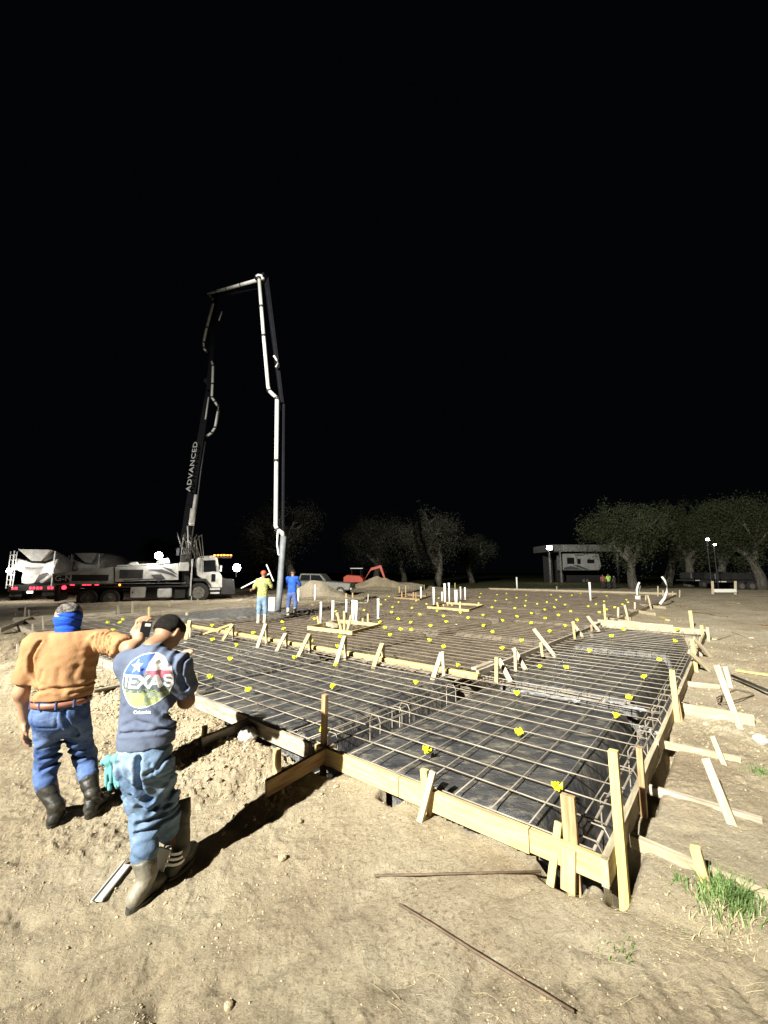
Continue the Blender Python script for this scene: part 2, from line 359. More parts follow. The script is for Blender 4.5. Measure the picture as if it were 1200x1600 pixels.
def build_mem():
    us = np.concatenate([np.arange(.025, 4, .028), np.arange(4, 12, .05), np.arange(12, 33.0, .11)]); vs = np.concatenate([np.arange(.025, 7, .028), np.arange(7, 16.4, .07)])
    U_, V_ = np.meshgrid(us, vs, indexing='ij'); z = mem(U_, V_)
    x = ORG.x + U_ * UX.x + V_ * VX.x; y = ORG.y + U_ * UX.y + V_ * VX.y
    n, k = x.shape; idx = np.arange(n * k).reshape(n, k); f = np.stack([idx[:-1, :-1], idx[1:, :-1], idx[1:, 1:], idx[:-1, 1:]], -1).reshape(-1, 4)
    cu = (U_[:-1, :-1]).ravel(); cv = (V_[:-1, :-1]).ravel(); keep = (cu < 11.5) | (cv > 2.47)
    me = np_mesh('vapor_barrier', np.stack([x, y, z], -1).reshape(-1, 3), f[keep], True)
    far = ((cu + .25 * vn(cv * 2, cu * 2)) > 3.35) & (cv > 2.5); me.materials.append(M['membrane']); me.materials.append(M['dirty_membrane'])
    me.polygons.foreach_set('material_index', far[keep].astype(np.int32))
    tag(link('vapor_barrier', me), 'wrinkled black plastic sheeting draped over the pads and beam trenches inside the forms', 'plastic sheet')
build_mem()
# loose plastic edges catching the light
def sheet(name, c0, c1, w_, m, label, n=22, amp=.03):
    a = Vector(c0); b = Vector(c1); t = (b - a); s = Vector((-t.y, t.x, 0)).normalized(); vs = []; fs = []
    for i in range(n + 1):
        for j in range(5):
            p = a + t * i / n + s * w_ * (j / 4 - .5) * (.6 + .8 * abs(float(vn(i * .4, 3.)) + .3)); p.z += amp * float(fbm(np.array(i * .8), np.array(j * .9), 1, 2, 5)) + .012; vs.append(p)
    for i in range(n):
        for j in range(4): q = i * 5 + j; fs.append((q, q + 5, q + 6, q + 1))
    me = bpy.data.meshes.new(name); me.from_pydata([tuple(v) for v in vs], [], fs); me.polygons.foreach_set('use_smooth', [True] * len(fs))
    return tag(link(name, me, m), label, 'plastic scrap')
M['clear_plastic'] = mat('clear_plastic', (.30, .30, .30), (.5, .5, .52), 6, .15, 0, .6, 20, spec=.9)
sheet('plastic_scrap', P(815, 1080, .23), P(905, 1097, .23), .16, M['clear_plastic'], 'crumpled pale strip of plastic seam lying under the mesh left of the yellow cap')
sheet('plastic_scrap', P(945, 1095, .235), P(1008, 1112, .235), .14, M['clear_plastic'], 'pale torn plastic lap near the right form boards')
sheet('plastic_scrap', P(1000, 1135, .12), P(1030, 1150, .16), .12, M['clear_plastic'], 'white plastic tail in the beam trench beside the right form')

# ------------------------------------------------------------ rebar mat
mat_e = empty('rebar_mat', W(5, 5, .2), 'tied grid of dusty steel reinforcing bars filling the form from front to far edge', 'rebar mat')
def bar(u0, v0, u1, v1, z, r=.0054, name='bar', m='rebar', wob=.012, seg=None):
    a = W(u0, v0, z); b = W(u1, v1, z); L_ = (b - a).length; n = seg or max(2, int(L_ / .6)); pts = []
    s = random.random() * 100; side = VX if abs(u1 - u0) > abs(v1 - v0) else UX
    for i in range(n + 1):
        t = i / n; p = a.lerp(b, t); k = float(vn(np.array(t * L_ * .8 + s), np.array(s))); k2 = float(vn(np.array(t * L_ * .9 - s), np.array(s * 2)))
        pts.append(p + side * wob * 2.2 * k + Vector((0, 0, wob * k2)) - Vector(mat_e.location))
    o = B().tube(pts, r, 6).out(name, M[m], mat_e, True); return o
ZU, ZV = .232, .247
vv = np.arange(.2, 16.3, .268); uu = np.arange(.06, 32.9, .302)
for i, v in enumerate(vv):
    j = random.uniform(-.015, .015); bar(.03 if i % 3 else .05, v + j, (11.4 if v < 2.4 else 3.3), v + j + random.uniform(-.015, .015), ZU)
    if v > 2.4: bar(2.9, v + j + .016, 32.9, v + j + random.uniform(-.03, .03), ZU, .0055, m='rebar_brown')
for i, u in enumerate(uu):
    j = random.uniform(-.02, .02); u1_ = u + j + random.uniform(-.04, .04)
    if u < 3.4: bar(u + j, .06, u1_, 16.3, ZV)
    else:
        if u < 11.4: bar(u + j, .06, u + j, 2.9, ZV)
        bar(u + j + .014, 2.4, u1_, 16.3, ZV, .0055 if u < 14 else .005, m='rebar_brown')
for c in (2.40, 2.52, 2.64): bar(.06, c, 14, c, .205); bar(.06, c + .01, 14, c, -.12)
for c in (.06, .13): bar(.05, c + .02, 11.3, c + .03, .19, .0095); bar(.05, c, 11.3, c, -.13, .0095)
for c in (3.3, 3.42, 3.54): bar(c, .1, c, 14, .20)
for c in (3.02, 3.14, 3.09): bar(c, 2.6, c, 14, .222)
def stirrup(u, v, along='u', z0=-.14, z1=.262, h=.075):
    ax = VX if along == 'u' else UX; c = W(u, v, 0); pts = []
    for (s, z) in [(-1, z0 + .12), (-1, z0), (1, z0), (1, z1 - .05), (.6, z1), (-.6, z1), (-1, z1 - .05), (-1, z0 + .02)]: pts.append(c + ax * s * h + Vector((0, 0, z)) - Vector(mat_e.location))
    B().tube(pts, .006, 6).out('stirrup', M['rebar'], mat_e, True)
for u in (.3, .95, 1.35, 1.5, 2.6): stirrup(u, 2.52, z1=.245)
for u in (.12, .3, .75, 1.3, 1.8, 2.3, 2.8, 3.3, 3.9, 4.5, 5.2): stirrup(u, .1)
for v in (3.2, 3.9, 4.6, 5.3): stirrup(3.42, v, 'v')
# bent bar ends at the front
for (v, l) in ((.22, .2), (.3, .14)):
    B().tube([W(.05, v, .2) - mat_e.location, W(.12, v + .1, .205) - mat_e.location, W(.13, v + .1 + l, .21) - mat_e.location], .008, 6).out('bar_end', M['rebar'], mat_e, True)

# ------------------------------------------------------------ yellow clip caps on the mat
def cap_mesh(spikes, seed):
    r_ = random.Random(seed); b = B()
    b.tube([(0, 0, -.012), (0, 0, .014)], [.022, .018], 8)
    for i in range(spikes):
        a = i / spikes * 6.283 + r_.uniform(-.2, .2); l = r_.uniform(.026, .04); z = r_.uniform(-.01, .03); dx, dy = math.cos(a), math.sin(a)
        b.tube([(dx * .012, dy * .012, z * .3), (dx * l, dy * l, z), (dx * l * 1.05, dy * l * 1.05, z + .016)], [.008, .009, .006], 5)
    for i in range(3):
        a = i * 2.1 + r_.uniform(0, 1); b.tube([(0, 0, 0), (math.cos(a) * .014, math.sin(a) * .014, .036)], [.009, .007], 5)
    me = bpy.data.meshes.new('bar_cap'); me.from_pydata([tuple(x) for x in b.v], [], b.f); me.materials.append(M['cap']); return me
capm = [cap_mesh(8, s) for s in (1, 2, 3)]; bigcap = cap_mesh(9, 9)
near = [(870, 1230, 'yellow bar cap nearest the slab corner, just behind the broad upright stake'), (667, 1173, 'yellow bar cap behind the crossed stake at the middle of the front form'),
 (811, 1145, 'lone yellow bar cap in the middle of the front right bay'), (963, 1119, 'yellow bar cap over the rounded pad edge by the right form'), (983, 1090, 'yellow bar cap by the torn plastic beside the right form'),
 (1006, 1058, 'yellow bar cap just left of the tall yellow stake on the right form'), (1030, 1031, 'yellow bar cap inside the right form below the leaning white braces'), (884, 1043, 'yellow bar cap in the right bay between the diagonal form and the right form'),
 (843, 1042, 'yellow bar cap at the foot of the leaning brace on the diagonal form'), (808, 1084, 'yellow bar cap just above the pale plastic strip'), (520, 1073, 'yellow bar cap above the tall dark corner stake'),
 (650, 1067, 'yellow bar cap below the A-shaped brace of the long yellow form'), (525, 1039, 'yellow bar cap directly below the third brace foot of the long yellow form'), (388, 1078, 'yellow bar cap near the left front form boards beside the bending man'),
 (328, 1058, 'yellow bar cap just right of the bending man\'s sleeve'), (359, 1030, 'yellow bar cap above the pair nearest the bending man'), (460, 1028, 'yellow bar cap left of the brace foot under the yellow form'), (332, 1000, 'yellow bar cap right of the bending man\'s ear'),
 (370, 1009, 'yellow bar cap below the left braces of the yellow form'), (505, 1141, 'yellow bar cap half hidden behind the dark corner stake'), (1058, 984, 'yellow bar cap against the cross board at the end of the right bay'), (1055, 1002, 'yellow bar cap just below the one at the cross board')]
pts = []
c1 = [(245,362),(555,403),(665,455),(780,600),(415,320),(408,265),(312,237),(258,185),(267,145),(240,62),(315,107),(213,88),(452,95),(418,150),(482,202),(562,290),(688,260),(665,215),(615,175),(533,120),(627,75),(330,318),(205,305),(168,262),(797,188),(857,228),(975,208),(978,290),(1048,337),(1128,250),(1103,180),(1045,147),(1070,95),(947,68),(957,38),(1083,48),(1157,38),(1157,85),(45,170),(175,125),(12,85),(1125,465)]
c2 = [(177,408),(395,333),(517,290),(250,268),(360,232),(140,218),(28,250),(252,193),(122,153),(203,135),(5,180),(57,83),(55,38),(135,72),(208,95),(212,52),(298,120),(357,165),(373,105),(405,48),(432,147),(445,88),(480,65),(463,207),(515,127),(560,177),(567,52),(635,38),(695,140),(757,122),(610,247),(783,185),(840,57),(903,148),(963,123),(995,88),(1007,107),(880,370),(970,320),(703,487),(840,163)]
c3 = [(15,315),(5,260),(368,150),(423,178),(435,205),(645,170),(258,237),(232,415),(455,375),(437,450)]
pts += [(560 + a / 5, 920 + b / 5) for a, b in c1] + [(780 + a / 5, 920 + b / 5) for a, b in c2] + [(440 + a / 5, 920 + b / 5) for a, b in c3]
pts += [(260 + a / 4.615, 940 + b / 4.615) for a, b in ((440, 205), (627, 228), (450, 98), (330, 175))] + [(192, 968), (187, 973), (168, 973), (176, 985)]
done = []
def place_cap(px, py, label, group, k):
    z = .262 if py > 1000 else .262; p = P(px, py, z); me = capm[k % 3]; o = link('bar_cap', me, None, None, (p.x, p.y, z)); o.rotation_euler = (0, 0, k * 1.7)
    s = 1. if py > 1030 else 1.08 + .25 * min(1, (1030 - py) / 60) ; o.scale = (s, s, s); tag(o, label, 'bar cap', group); done.append((px, py))
for i, (px, py, l) in enumerate(near): place_cap(px, py, l, 'yellow caps clipped on the rebar', i)
for i, (px, py) in enumerate(pts):
    if all((px - a) ** 2 + (py - b) ** 2 > 14 for a, b in done): place_cap(px, py, 'small yellow cap clipped on the far part of the rebar grid', 'yellow caps on the far mesh', i)
def label_caps():
    caps = [o for o in COL.objects if o.name.startswith('bar_cap')]; lm = {'near timber box with six pipes': P(540, 978, .27), 'far timber box with the tall pipes': P(705, 948, .27), 'third timber box furthest back': P(645, 933, .27), 'lone white pipe far right on the slab': P(923, 939, .15), 'lone white pipe at the back edge': P(808, 921, .15), 'man in the yellow shirt': P(408, 973, .2), 'man in the blue shirt': P(455, 963, .2),
        'inner end of the cross board': P(946, 968, .2), 'A-shaped stake pair': P(686, 1063, .2), 'longest leaning brace on the diagonal board': P(868, 1027, .2), 'upper yellow stake on the diagonal board': P(898, 999, .2), 'single leaning brace mid yellow board': P(583, 1044, .2), 'left end of the yellow board': P(295, 1003, .2), 'single pipe outside the near timber box': P(591, 968, .15), 'bent conduits at the far right': P(995, 938, .15), 'end of the long yellow board': P(755, 1052, .27), 'white pipe left of the far box': P(658, 937, .15), 'first dirt pile': P(500, 938, .2), 'left end of the cross board': P(946, 960, .2), 'back right corner of the slab': P(993, 927, .2)}
    on = 'nearest,second nearest,third nearest,fourth nearest,fifth nearest,sixth nearest,seventh nearest,eighth nearest,ninth nearest,tenth nearest,eleventh nearest,twelfth nearest,thirteenth nearest,fourteenth nearest,fifteenth nearest,sixteenth nearest'.split(',')
    best = {}
    for n, p in lm.items():
        for k, o in enumerate(sorted(caps, key=lambda o: (o.location.x - p.x) ** 2 + (o.location.y - p.y) ** 2)[:16]):
            if o.name not in best or k < best[o.name][0]: best[o.name] = (k, n)
    for o in caps:
        if o['label'].startswith('small yellow cap clipped') and o.name in best: k, n = best[o.name]; o['label'] = 'yellow bar cap %s to the %s' % (on[k], n)
def stake(pb, zb, pt, w_, t_, m, label, group='wooden stakes along the forms', name='wooden_stake', dy=0., cat='stake', face=None, zt=None):
    """stake from ground point to a top seen at pt, at the same distance plus dy"""
    b = P(pb[0], pb[1], zb); t = D(pt[0], pt[1], b.y + dy); ax = (t - b).normalized(); b2 = b - ax * .12
    return board(name, b2, t, w_, t_, m if not isinstance(m, str) else M[m], label, cat, group, up=face or -UX)

# ------------------------------------------------------------ outer forms (boards on edge, 2x6)
FH = .142; FT = .038
def form(u0, v0, u1, v1, m, label, top=.27, h=FH, t=FT, group='form boards round the slab', off=0., cut=0.):
    du = abs(u1 - u0) > abs(v1 - v0); o_ = (0, -t / 2 - off) if du else (-t / 2 - off, 0)
    return board('form_board', W(u0 + o_[0], v0 + o_[1], top - h / 2), W(u1 + o_[0], v1 + o_[1], top - h / 2), t, h, M[m], label, 'form board', group, cut=cut)
form(0, -.04, 0, .40, 'pine', 'short end board of the front form, right of the broad stake at the corner', h=.13)
form(0, .405, 0, 1.42, 'pine', 'clean yellow front form board between the crossed stake and the corner')
form(0, 1.425, 0, 2.40, 'pine', 'front form board running from the dark corner stake to the crossed stake', off=.002)
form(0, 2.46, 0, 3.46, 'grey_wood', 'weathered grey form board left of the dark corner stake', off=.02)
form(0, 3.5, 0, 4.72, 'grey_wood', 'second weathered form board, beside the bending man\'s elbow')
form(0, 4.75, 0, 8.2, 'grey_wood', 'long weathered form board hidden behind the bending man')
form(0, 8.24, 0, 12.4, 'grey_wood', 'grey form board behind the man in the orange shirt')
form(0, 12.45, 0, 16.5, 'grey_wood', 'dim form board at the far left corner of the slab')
form(-.04, 0, 2.0, 0, 'pale_pine', 'pale form board on the right side nearest the slab corner')
form(2.03, 0, 4.4, 0, 'pale_pine', 'second pale form board along the right side', off=.002)
form(4.42, 0, 7.6, 0, 'pale_pine', 'third form board up the right side, below the leaning braces')
form(7.62, 0, 11.5, 0, 'pale_pine', 'last form board of the right side before the cross board')
board('form_board', W(11.52, -.1, .235), W(11.52, 2.75, .235), .038, .15, M['pale_pine'], 'long pale cross board closing the end of the right bay', 'form board', 'form boards round the slab')
board('form_board', W(11.75, .7, .30), W(11.95, 2.7, .30), .038, .09, M['pale_pine'], 'thin pale board lying behind the cross board', 'form board', 'form boards round the slab')
for a, b_, l in ((11.55, 17, 'first form board past the cross board on the right side'), (17.05, 24, 'middle form board on the far right side of the slab'), (24.05, 33, 'last form board on the far right side of the slab')):
    form(a, 2.45, b_, 2.45, 'pale_pine', l)
board('form_board', W(33, 2.4, .24), W(33, 9.5, .24), .038, .24, M['pale_pine'], 'far form board at the back right, below the curved pipe', 'form board', 'form boards round the slab')
board('form_board', W(33.02, 9.5, .24), W(33.02, 16.6, .24), .038, .24, M['pale_pine'], 'far form board at the back left beyond the pipe groups', 'form board', 'form boards round the slab')
for i, (a, b_) in enumerate(((0, 4.3), (4.35, 8.4), (8.45, 13), (13.05, 18), (18.05, 25), (25.1, 33))):
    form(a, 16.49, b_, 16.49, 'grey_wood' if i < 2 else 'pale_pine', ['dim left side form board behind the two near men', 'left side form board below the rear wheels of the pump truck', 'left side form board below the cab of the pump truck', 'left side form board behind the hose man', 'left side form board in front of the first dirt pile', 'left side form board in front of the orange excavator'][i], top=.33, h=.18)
# second stepped board row to the left (lower porch form)
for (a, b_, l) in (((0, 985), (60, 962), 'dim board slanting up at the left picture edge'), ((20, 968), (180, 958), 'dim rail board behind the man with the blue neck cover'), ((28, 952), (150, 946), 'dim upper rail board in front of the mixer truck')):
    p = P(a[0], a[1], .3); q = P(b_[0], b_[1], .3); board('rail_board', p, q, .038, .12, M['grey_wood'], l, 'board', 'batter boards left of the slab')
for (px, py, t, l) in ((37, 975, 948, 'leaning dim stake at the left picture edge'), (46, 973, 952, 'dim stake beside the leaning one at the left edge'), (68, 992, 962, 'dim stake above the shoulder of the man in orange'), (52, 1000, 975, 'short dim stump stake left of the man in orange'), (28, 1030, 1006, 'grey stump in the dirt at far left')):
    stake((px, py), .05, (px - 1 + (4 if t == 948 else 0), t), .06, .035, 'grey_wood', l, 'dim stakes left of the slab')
# interior forms: top boards hung on the mat
board('form_board', W(3.26, 2.42, .275), W(3.22, 12.0, .275), .085, .038, M['yellow_pine'], 'long bright yellow board hung across the slab, ending at the right bay', 'form board', 'interior form boards')
board('form_board', W(3.225, 2.42, .237), W(3.19, 12.0, .237), .034, .036, M['brown_wood'], 'brown underside strip beneath the long yellow board', 'form board', 'interior form boards')
board('form_board', W(3.3, 2.46, .29), W(8.5, 2.46, .285), .05, .085, M['grey_wood'], 'brown board running diagonally away from the end of the yellow board', 'form board', 'interior form boards')
board('form_board', W(8.55, 2.46, .285), W(11.3, 2.5, .285), .05, .085, M['grey_wood'], 'darker far length of the diagonal interior board', 'form board', 'interior form boards')
board('timber_offcut', W(3.35, 2.55, .335), W(3.95, 2.52, .345), .09, .035, M['grey_wood'], 'grey offcut lying on top of the corner of the interior boards', 'timber')
# braces on the yellow board: (stake bottom, brace bottom, top)
br = [((295, 1003), (290, 1000), (296, 970), 'small brace at the left end of the yellow board, by the bending man\'s head'), ((355, 995), (303 + 8, 993), (362, 975), 'second leaning brace from the left on the yellow board'),
      ((363, 1000), (348, 1001), (363, 976), 'brace leaning right in the gap above the bar caps'), ((414, 1010), (402, 1012), (415, 975), 'tall pale brace in front of the man in the yellow shirt'),
      ((446, 1015), (432, 1018), (446, 990), 'brown tinted brace right of the tall pale one'), ((478, 1025), (466, 1026), (483, 991), 'brace with a capped top in the left half of the yellow board'),
      ((534, 1010), (525, 1038), (538, 994), 'pale brace below the first boxed pipe group'), ((590, 1030), (583, 1044), (597, 1006), 'single leaning brace in the open middle of the yellow board')]
for (sb, bb, tp, l) in br:
    q = P(bb[0], bb[1], .2); t_ = D(tp[0], tp[1], q.y + .42)
    board('brace', q, t_, .075, .034, M['pale_pine' if 'pale' in l else 'grey_wood' if 'brown' in l else 'pine'], l, 'brace', 'braces on the yellow interior board', up=Vector((0, 0, 1)))
    s_ = Vector((t_.x + .02, t_.y + .04, .12)); board('stake', s_, Vector((t_.x + .02, t_.y + .04, t_.z - .02)), .06, .034, M['pale_pine'], 'short stake backing the ' + ' '.join(l.split()[:10]), 'stake', 'stakes backing the yellow board', up=-UX)
q = P(676, 1063, .2); t_ = D(690, 1020, q.y + .35); board('brace', q, t_, .07, .034, M['pale_pine'], 'left leg of the A-shaped stake pair with a yellow cap on top', 'brace', 'braces on the yellow interior board')
board('stake', P(694, 1063, .15), D(692, 1018, P(694, 1063, .15).y), .05, .036, M['pale_pine'], 'right upright leg of the A-shaped stake pair', 'stake', 'stakes backing the yellow board', up=-UX)
# braces on the diagonal board
dg = [((776, 1066), (776, 1027), 0, .05, 'yellow_pine', 'yellow upright stake at the end of the yellow board', 'stake'), ((798, 1066), (779, 1030), .35, .07, 'pale_pine', 'pale brace leaning off the yellow upright stake', 'brace'),
      ((806, 1049), (805, 1015), 0, .05, 'pale_pine', 'upright stake on the diagonal board, second from the near end', 'stake'), ((822, 1048), (802, 1013), .35, .07, 'pale_pine', 'brace leaning off the second diagonal board stake', 'brace'),
      ((848, 1026), (845, 1004), 0, .05, 'pine', 'low stake under the longest diagonal brace', 'stake'), ((868, 1027), (834, 983), .5, .07, 'pale_pine', 'longest leaning brace over the diagonal board', 'brace'),
      ((898, 999), (896, 971), 0, .05, 'yellow_pine', 'yellow stake in the upper part of the diagonal board', 'stake'), ((911, 996), (894, 972), .4, .07, 'pale_pine', 'short brace behind the upper yellow stake', 'brace'),
      ((936, 987), (918, 963), .4, .08, 'pale_pine', 'thick pale brace at the far end of the diagonal board', 'brace'), ((925, 987), (924, 976), 0, .05, 'brown_wood', 'stub stake at the far end of the diagonal board', 'stake')]
for (bb, tp, dy, w_, m_, l, nm) in dg:
    q = P(bb[0], bb[1], .19); board(nm, q, D(tp[0], tp[1], q.y + dy), w_, .036, M[m_], l, nm, 'stakes and braces on the diagonal board', up=Vector((0, -1, .3)) if nm == 'brace' else -UX)
# stakes on the front form
VF = -UX
stake((897, 1374), .06, (887, 1242), .08, .036, 'brown_wood', 'broad brown upright stake nailed to the front form near the corner', face=VF)
stake((861, 1379), .05, (873, 1284), .042, .03, 'yellow_pine', 'short bright yellow stake leaning on the broad brown one', face=VF, dy=.05)
board('wooden_stake', W(-.045, .18, .03), W(-.045, .165, .26), .08, .03, M['pine'], 'short block nailed over the corner joint of the front form', 'stake', 'wooden stakes along the forms', up=VF)
stake((975, 1388), .05, (958, 1172), .052, .05, 'yellow_pine', 'tallest yellow stake standing at the slab corner', face=VF, dy=0.03)
stake((1008, 1288), .06, (999, 1168), .05, .04, 'brown_wood', 'brown stake just beyond the tall corner stake', face=VX)
stake((669, 1272), .09, (663, 1202), .06, .036, 'pine', 'upright stake of the crossed pair on the front form', face=VF)
stake((654, 1292), .06, (677, 1205), .045, .03, 'pale_pine', 'slanting pale stake of the crossed pair on the front form', face=VF, dy=.02)
stake((505, 1208), .02, (508, 1085), .05, .045, 'brown_wood', 'tall dark stake at the left end of the front form where the long board meets', face=VF)
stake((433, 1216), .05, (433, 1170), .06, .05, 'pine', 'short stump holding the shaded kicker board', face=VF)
stake((319, 1165), .05, (320, 1134), .045, .045, 'pine', 'short stump at the second kicker board, beside the bending man', face=VF)
stake((308, 1100), .1, (305, 1052), .06, .04, 'pale_pine', 'pale stake right beside the bending man\'s elbow', face=VF)
# kicker boards left front
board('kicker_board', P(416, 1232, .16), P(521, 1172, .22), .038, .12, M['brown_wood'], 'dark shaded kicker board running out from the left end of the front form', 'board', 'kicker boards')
board('kicker_board', P(316, 1160, .16), P(394, 1127, .22), .038, .10, M['grey_wood'], 'grey kicker board with the white boulder beside it', 'board', 'kicker boards')
# right side kickers
kk = [((985, 1312), (1215, 1412), .13, .085, 'pale_pine', 'nearest pale kicker board running off the right picture edge past the grass'), ((1010, 1232), (1192, 1286), .12, .07, 'grey_wood', 'weathered dark kicker board, second from the near corner'),
      ((1036, 1163), (1158, 1189), .15, .065, 'pale_pine', 'pale kicker board below the widest one on the right'), ((1062, 1108), (1179, 1128), .18, .15, 'pale_pine', 'widest pale kicker board on the right side'),
      ((1074, 1068), (1125, 1074), .16, .07, 'pale_pine', 'small far kicker board below the leaning braces')]
for a, b_, z_, h_, m_, l in kk:
    board('kicker_board', P(a[0], a[1], z_), P(b_[0], b_[1], z_ - .01), .038, h_, M[m_], l, 'board', 'kicker boards', roll=.15)
stake((1108, 1400), .10, (1086, 1324), .05, .045, 'pine', 'orange tinted stake standing in the green grass tuft', 'kicker stakes', face=VF, dy=.0)
stake((1146, 1293), .1, (1103, 1186), .055, .035, 'pale_pine', 'long leaning pale stake against the weathered kicker board', 'kicker stakes', dy=.28, face=VF)
stake((1132, 1195), .12, (1114, 1152), .04, .035, 'pale_pine', 'small leaning stake at the end of the third kicker board', 'kicker stakes', dy=.2, face=VF)
stake((1158, 1141), .12, (1120, 1040), .06, .035, 'pale_pine', 'longest leaning pale stake on the widest kicker board', 'kicker stakes', dy=.45, face=VF)
stake((1142, 1075), .12, (1133, 1042), .055, .035, 'pale_pine', 'shorter pale stake behind the longest leaning one', 'kicker stakes', dy=.1, face=VF)
stake((1060, 1138), .06, (1050, 1047), .055, .04, 'yellow_pine', 'yellow topped stake halfway up the right form', face=VF)
stake((1066, 1138), .06, (1057, 1086), .04, .03, 'brown_wood', 'brown batten behind the yellow topped stake', face=VF, dy=.05)
stake((1089, 1052), .08, (1081, 999), .055, .04, 'yellow_pine', 'upright yellow stake beside the two white braces', face=VF)
for bb, tp, dy, w_, l in (((1112, 1029), (1084, 997), .2, .075, 'upper white brace leaning down from the yellow stake to the dirt'), ((1109, 1048), (1076, 1018), .2, .08, 'lower white brace leaning across the yellow stake'),):
    q = P(bb[0], bb[1], .12); board('brace', q, D(tp[0], tp[1], q.y - .15), w_, .03, M['pale_pine'], l, 'brace', 'white braces on the right form', up=Vector((.2, -1, .3)))
stake((1096, 1028), .1, (1092, 1003), .05, .03, 'pale_pine', 'small pale stake behind the upper white brace', face=VF)
stake((1082, 982), .1, (1078, 954), .09, .04, 'pine', 'tan board end standing behind the right end of the cross board', face=VF)
stake((1099, 1002), .08, (1096, 977), .07, .04, 'pine', 'short stump at the right end of the cross board with a cap behind', face=VF)
stake((1108, 1004), .08, (1105, 980), .06, .04, 'pale_pine', 'outermost stump at the right end of the cross board', face=VF)
stake((946, 970), .22, (944, 944), .06, .04, 'yellow_pine', 'yellow stake at the inner end of the cross board', face=VF)
place_cap(944, 940, 'yellow cap floating over the stake at the inner end of the cross board', None, 3); done.pop()
# far right stake row
for i, (bx, by, ty, l) in enumerate([(966, 968, 949, 'pale stake just right of the yellow one at the cross board'), (982, 970, 945, 'leaning pale stake past the cross board'), (992, 956, 941, 'thin stake near the small side board'), (1000, 940, 930, 'stake right of the two bent pipes'), (1009, 941, 930, 'stake two places right of the bent pipes'), (1018, 953, 930, 'stake with a leaning brace near the curved pipe'), (1028, 934, 916, 'far upright stake at the back of the slab'), (1036, 934, 922, 'stake at the foot of the curved pipe'), (1051, 934, 924, 'small far stake right of the curved pipe'), (1062, 933, 922, 'outermost small far stake of the right row')]):
    stake((bx, by), .12, (bx - (6 if 'lean' in l else 0), ty), .07, .045, 'pale_pine', l, 'far stakes on the right side', face=VF)
for i, (a, b_, l) in enumerate([((982, 953), (1024, 960), 'low pale side board right of the bent pipes'), ((966, 963), (985, 967), 'small side board at the foot of the leaning stake'), ((1000, 945), (1040, 950), 'far side board by the curved pipe'), ((945, 967), (1000, 975), 'pale board lying flat on the dirt behind the cross board')]):
    board('side_board', P(a[0], a[1], .2), P(b_[0], b_[1], .18), .04, .12, M['pale_pine'], l, 'board', 'side boards at the far right forms')
# far and left stakes
for (px, yb, yt, m_, l) in [(207, 958, 940, 'grey_wood', 'broad stake before the rear wheels of the pump truck'), (222 - 37, 957, 945, 'grey_wood', 'short stake right behind the orange shirt man\'s head'), (233, 968, 948, 'pine', 'stake above the raised hand'), (265, 948, 939, 'pale_pine', 'pale stake behind the bending man\'s head, tallest of its row'), (262 + 30, 968, 957, 'pale_pine', 'stake at the left end of the yellow board'), (309, 944, 936, 'pale_pine', 'stake right in front of the truck\'s front wheel'), (325, 944, 937, 'pale_pine', 'stake right of the truck\'s front wheel'), (541, 935, 927, 'pine', 'tiny stake before the second dirt pile'), (551, 935, 926, 'pine', 'tiny stake right of its twin before the second dirt pile'),
                            (624, 926, 916, 'pine', 'tiny stake left of the far wooden box'), (634, 924, 915, 'pine', 'tiny stake over the far wooden box'), (663, 921, 914, 'pine', 'tiny stake at the back, right of the far box'), (711, 920, 911, 'pine', 'tiny stake behind the right pipe group'), (870, 922, 916, 'pale_pine', 'tiny stake at the back form below the carport')]:
    stake((px, yb), .15, (px, yt), .12 if px < 300 else .09, .05, m_, l, 'stakes along the back and left forms', face=-VX if False else VF)

# ------------------------------------------------------------ plumbing
def pipe(px, yb, yt, r, label, group, z=.15, m='pvc', capd=True):
    b = P(px, yb, z); t = D(px, yt, b.y); h = t.z - z; e = B()
    e.tube([(0, 0, 0), (0, 0, h)], r, 14)
    o = e.out('pvc_pipe', M[m], None, True, loc=(b.x, b.y, z)); tag(o, label, 'pipe', group)
    if capd:
        c = B().tube([(0, 0, h - .05), (0, 0, h + .006), (0, 0, h + .012)], [r * 1.16, r * 1.16, r * .9], 14).out('pipe_cap', M[m], o, True)
        ring = B().tube([(0, 0, .02), (0, 0, .07)], r * 1.25, 14).out('coupling', M[m], o, True)
    return o
G1 = 'pipes in the near box'
for (px, yb, yt, r, l) in [(501, 975, 941, .034, 'leftmost white pipe standing in the near box'), (520, 973, 939, .045, 'second white pipe in the near box, on the small timber'), (541, 968, 937, .034, 'thin white pipe behind the middle stakes of the near box'), (551.5, 972, 938, .05, 'thicker left half of the pipe pair in the near box'), (556.5, 973, 939, .05, 'right half of the touching pipe pair in the near box'), (591, 968, 936, .045, 'white pipe standing alone outside the right corner of the near box')]:
    pipe(px, yb, yt, r, l, G1)
for (px, yb, yt, r, l) in [(678, 947, 918, .05, 'leftmost white pipe in the far box'), (691, 940, 925, .05, 'short thick pipe second from left in the far box'), (695.5, 945, 912, .06, 'tallest white pipe of the far box'), (702, 944, 911, .05, 'tall white pipe right of the tallest one in the far box'), (713, 944, 922, .09, 'short fat white pipe in the far box'), (720, 938, 917, .04, 'thin white pipe behind the fat one'), (727, 938, 918, .045, 'rightmost white pipe near the far box')]:
    pipe(px, yb, yt, r, l, 'pipes in the far box')
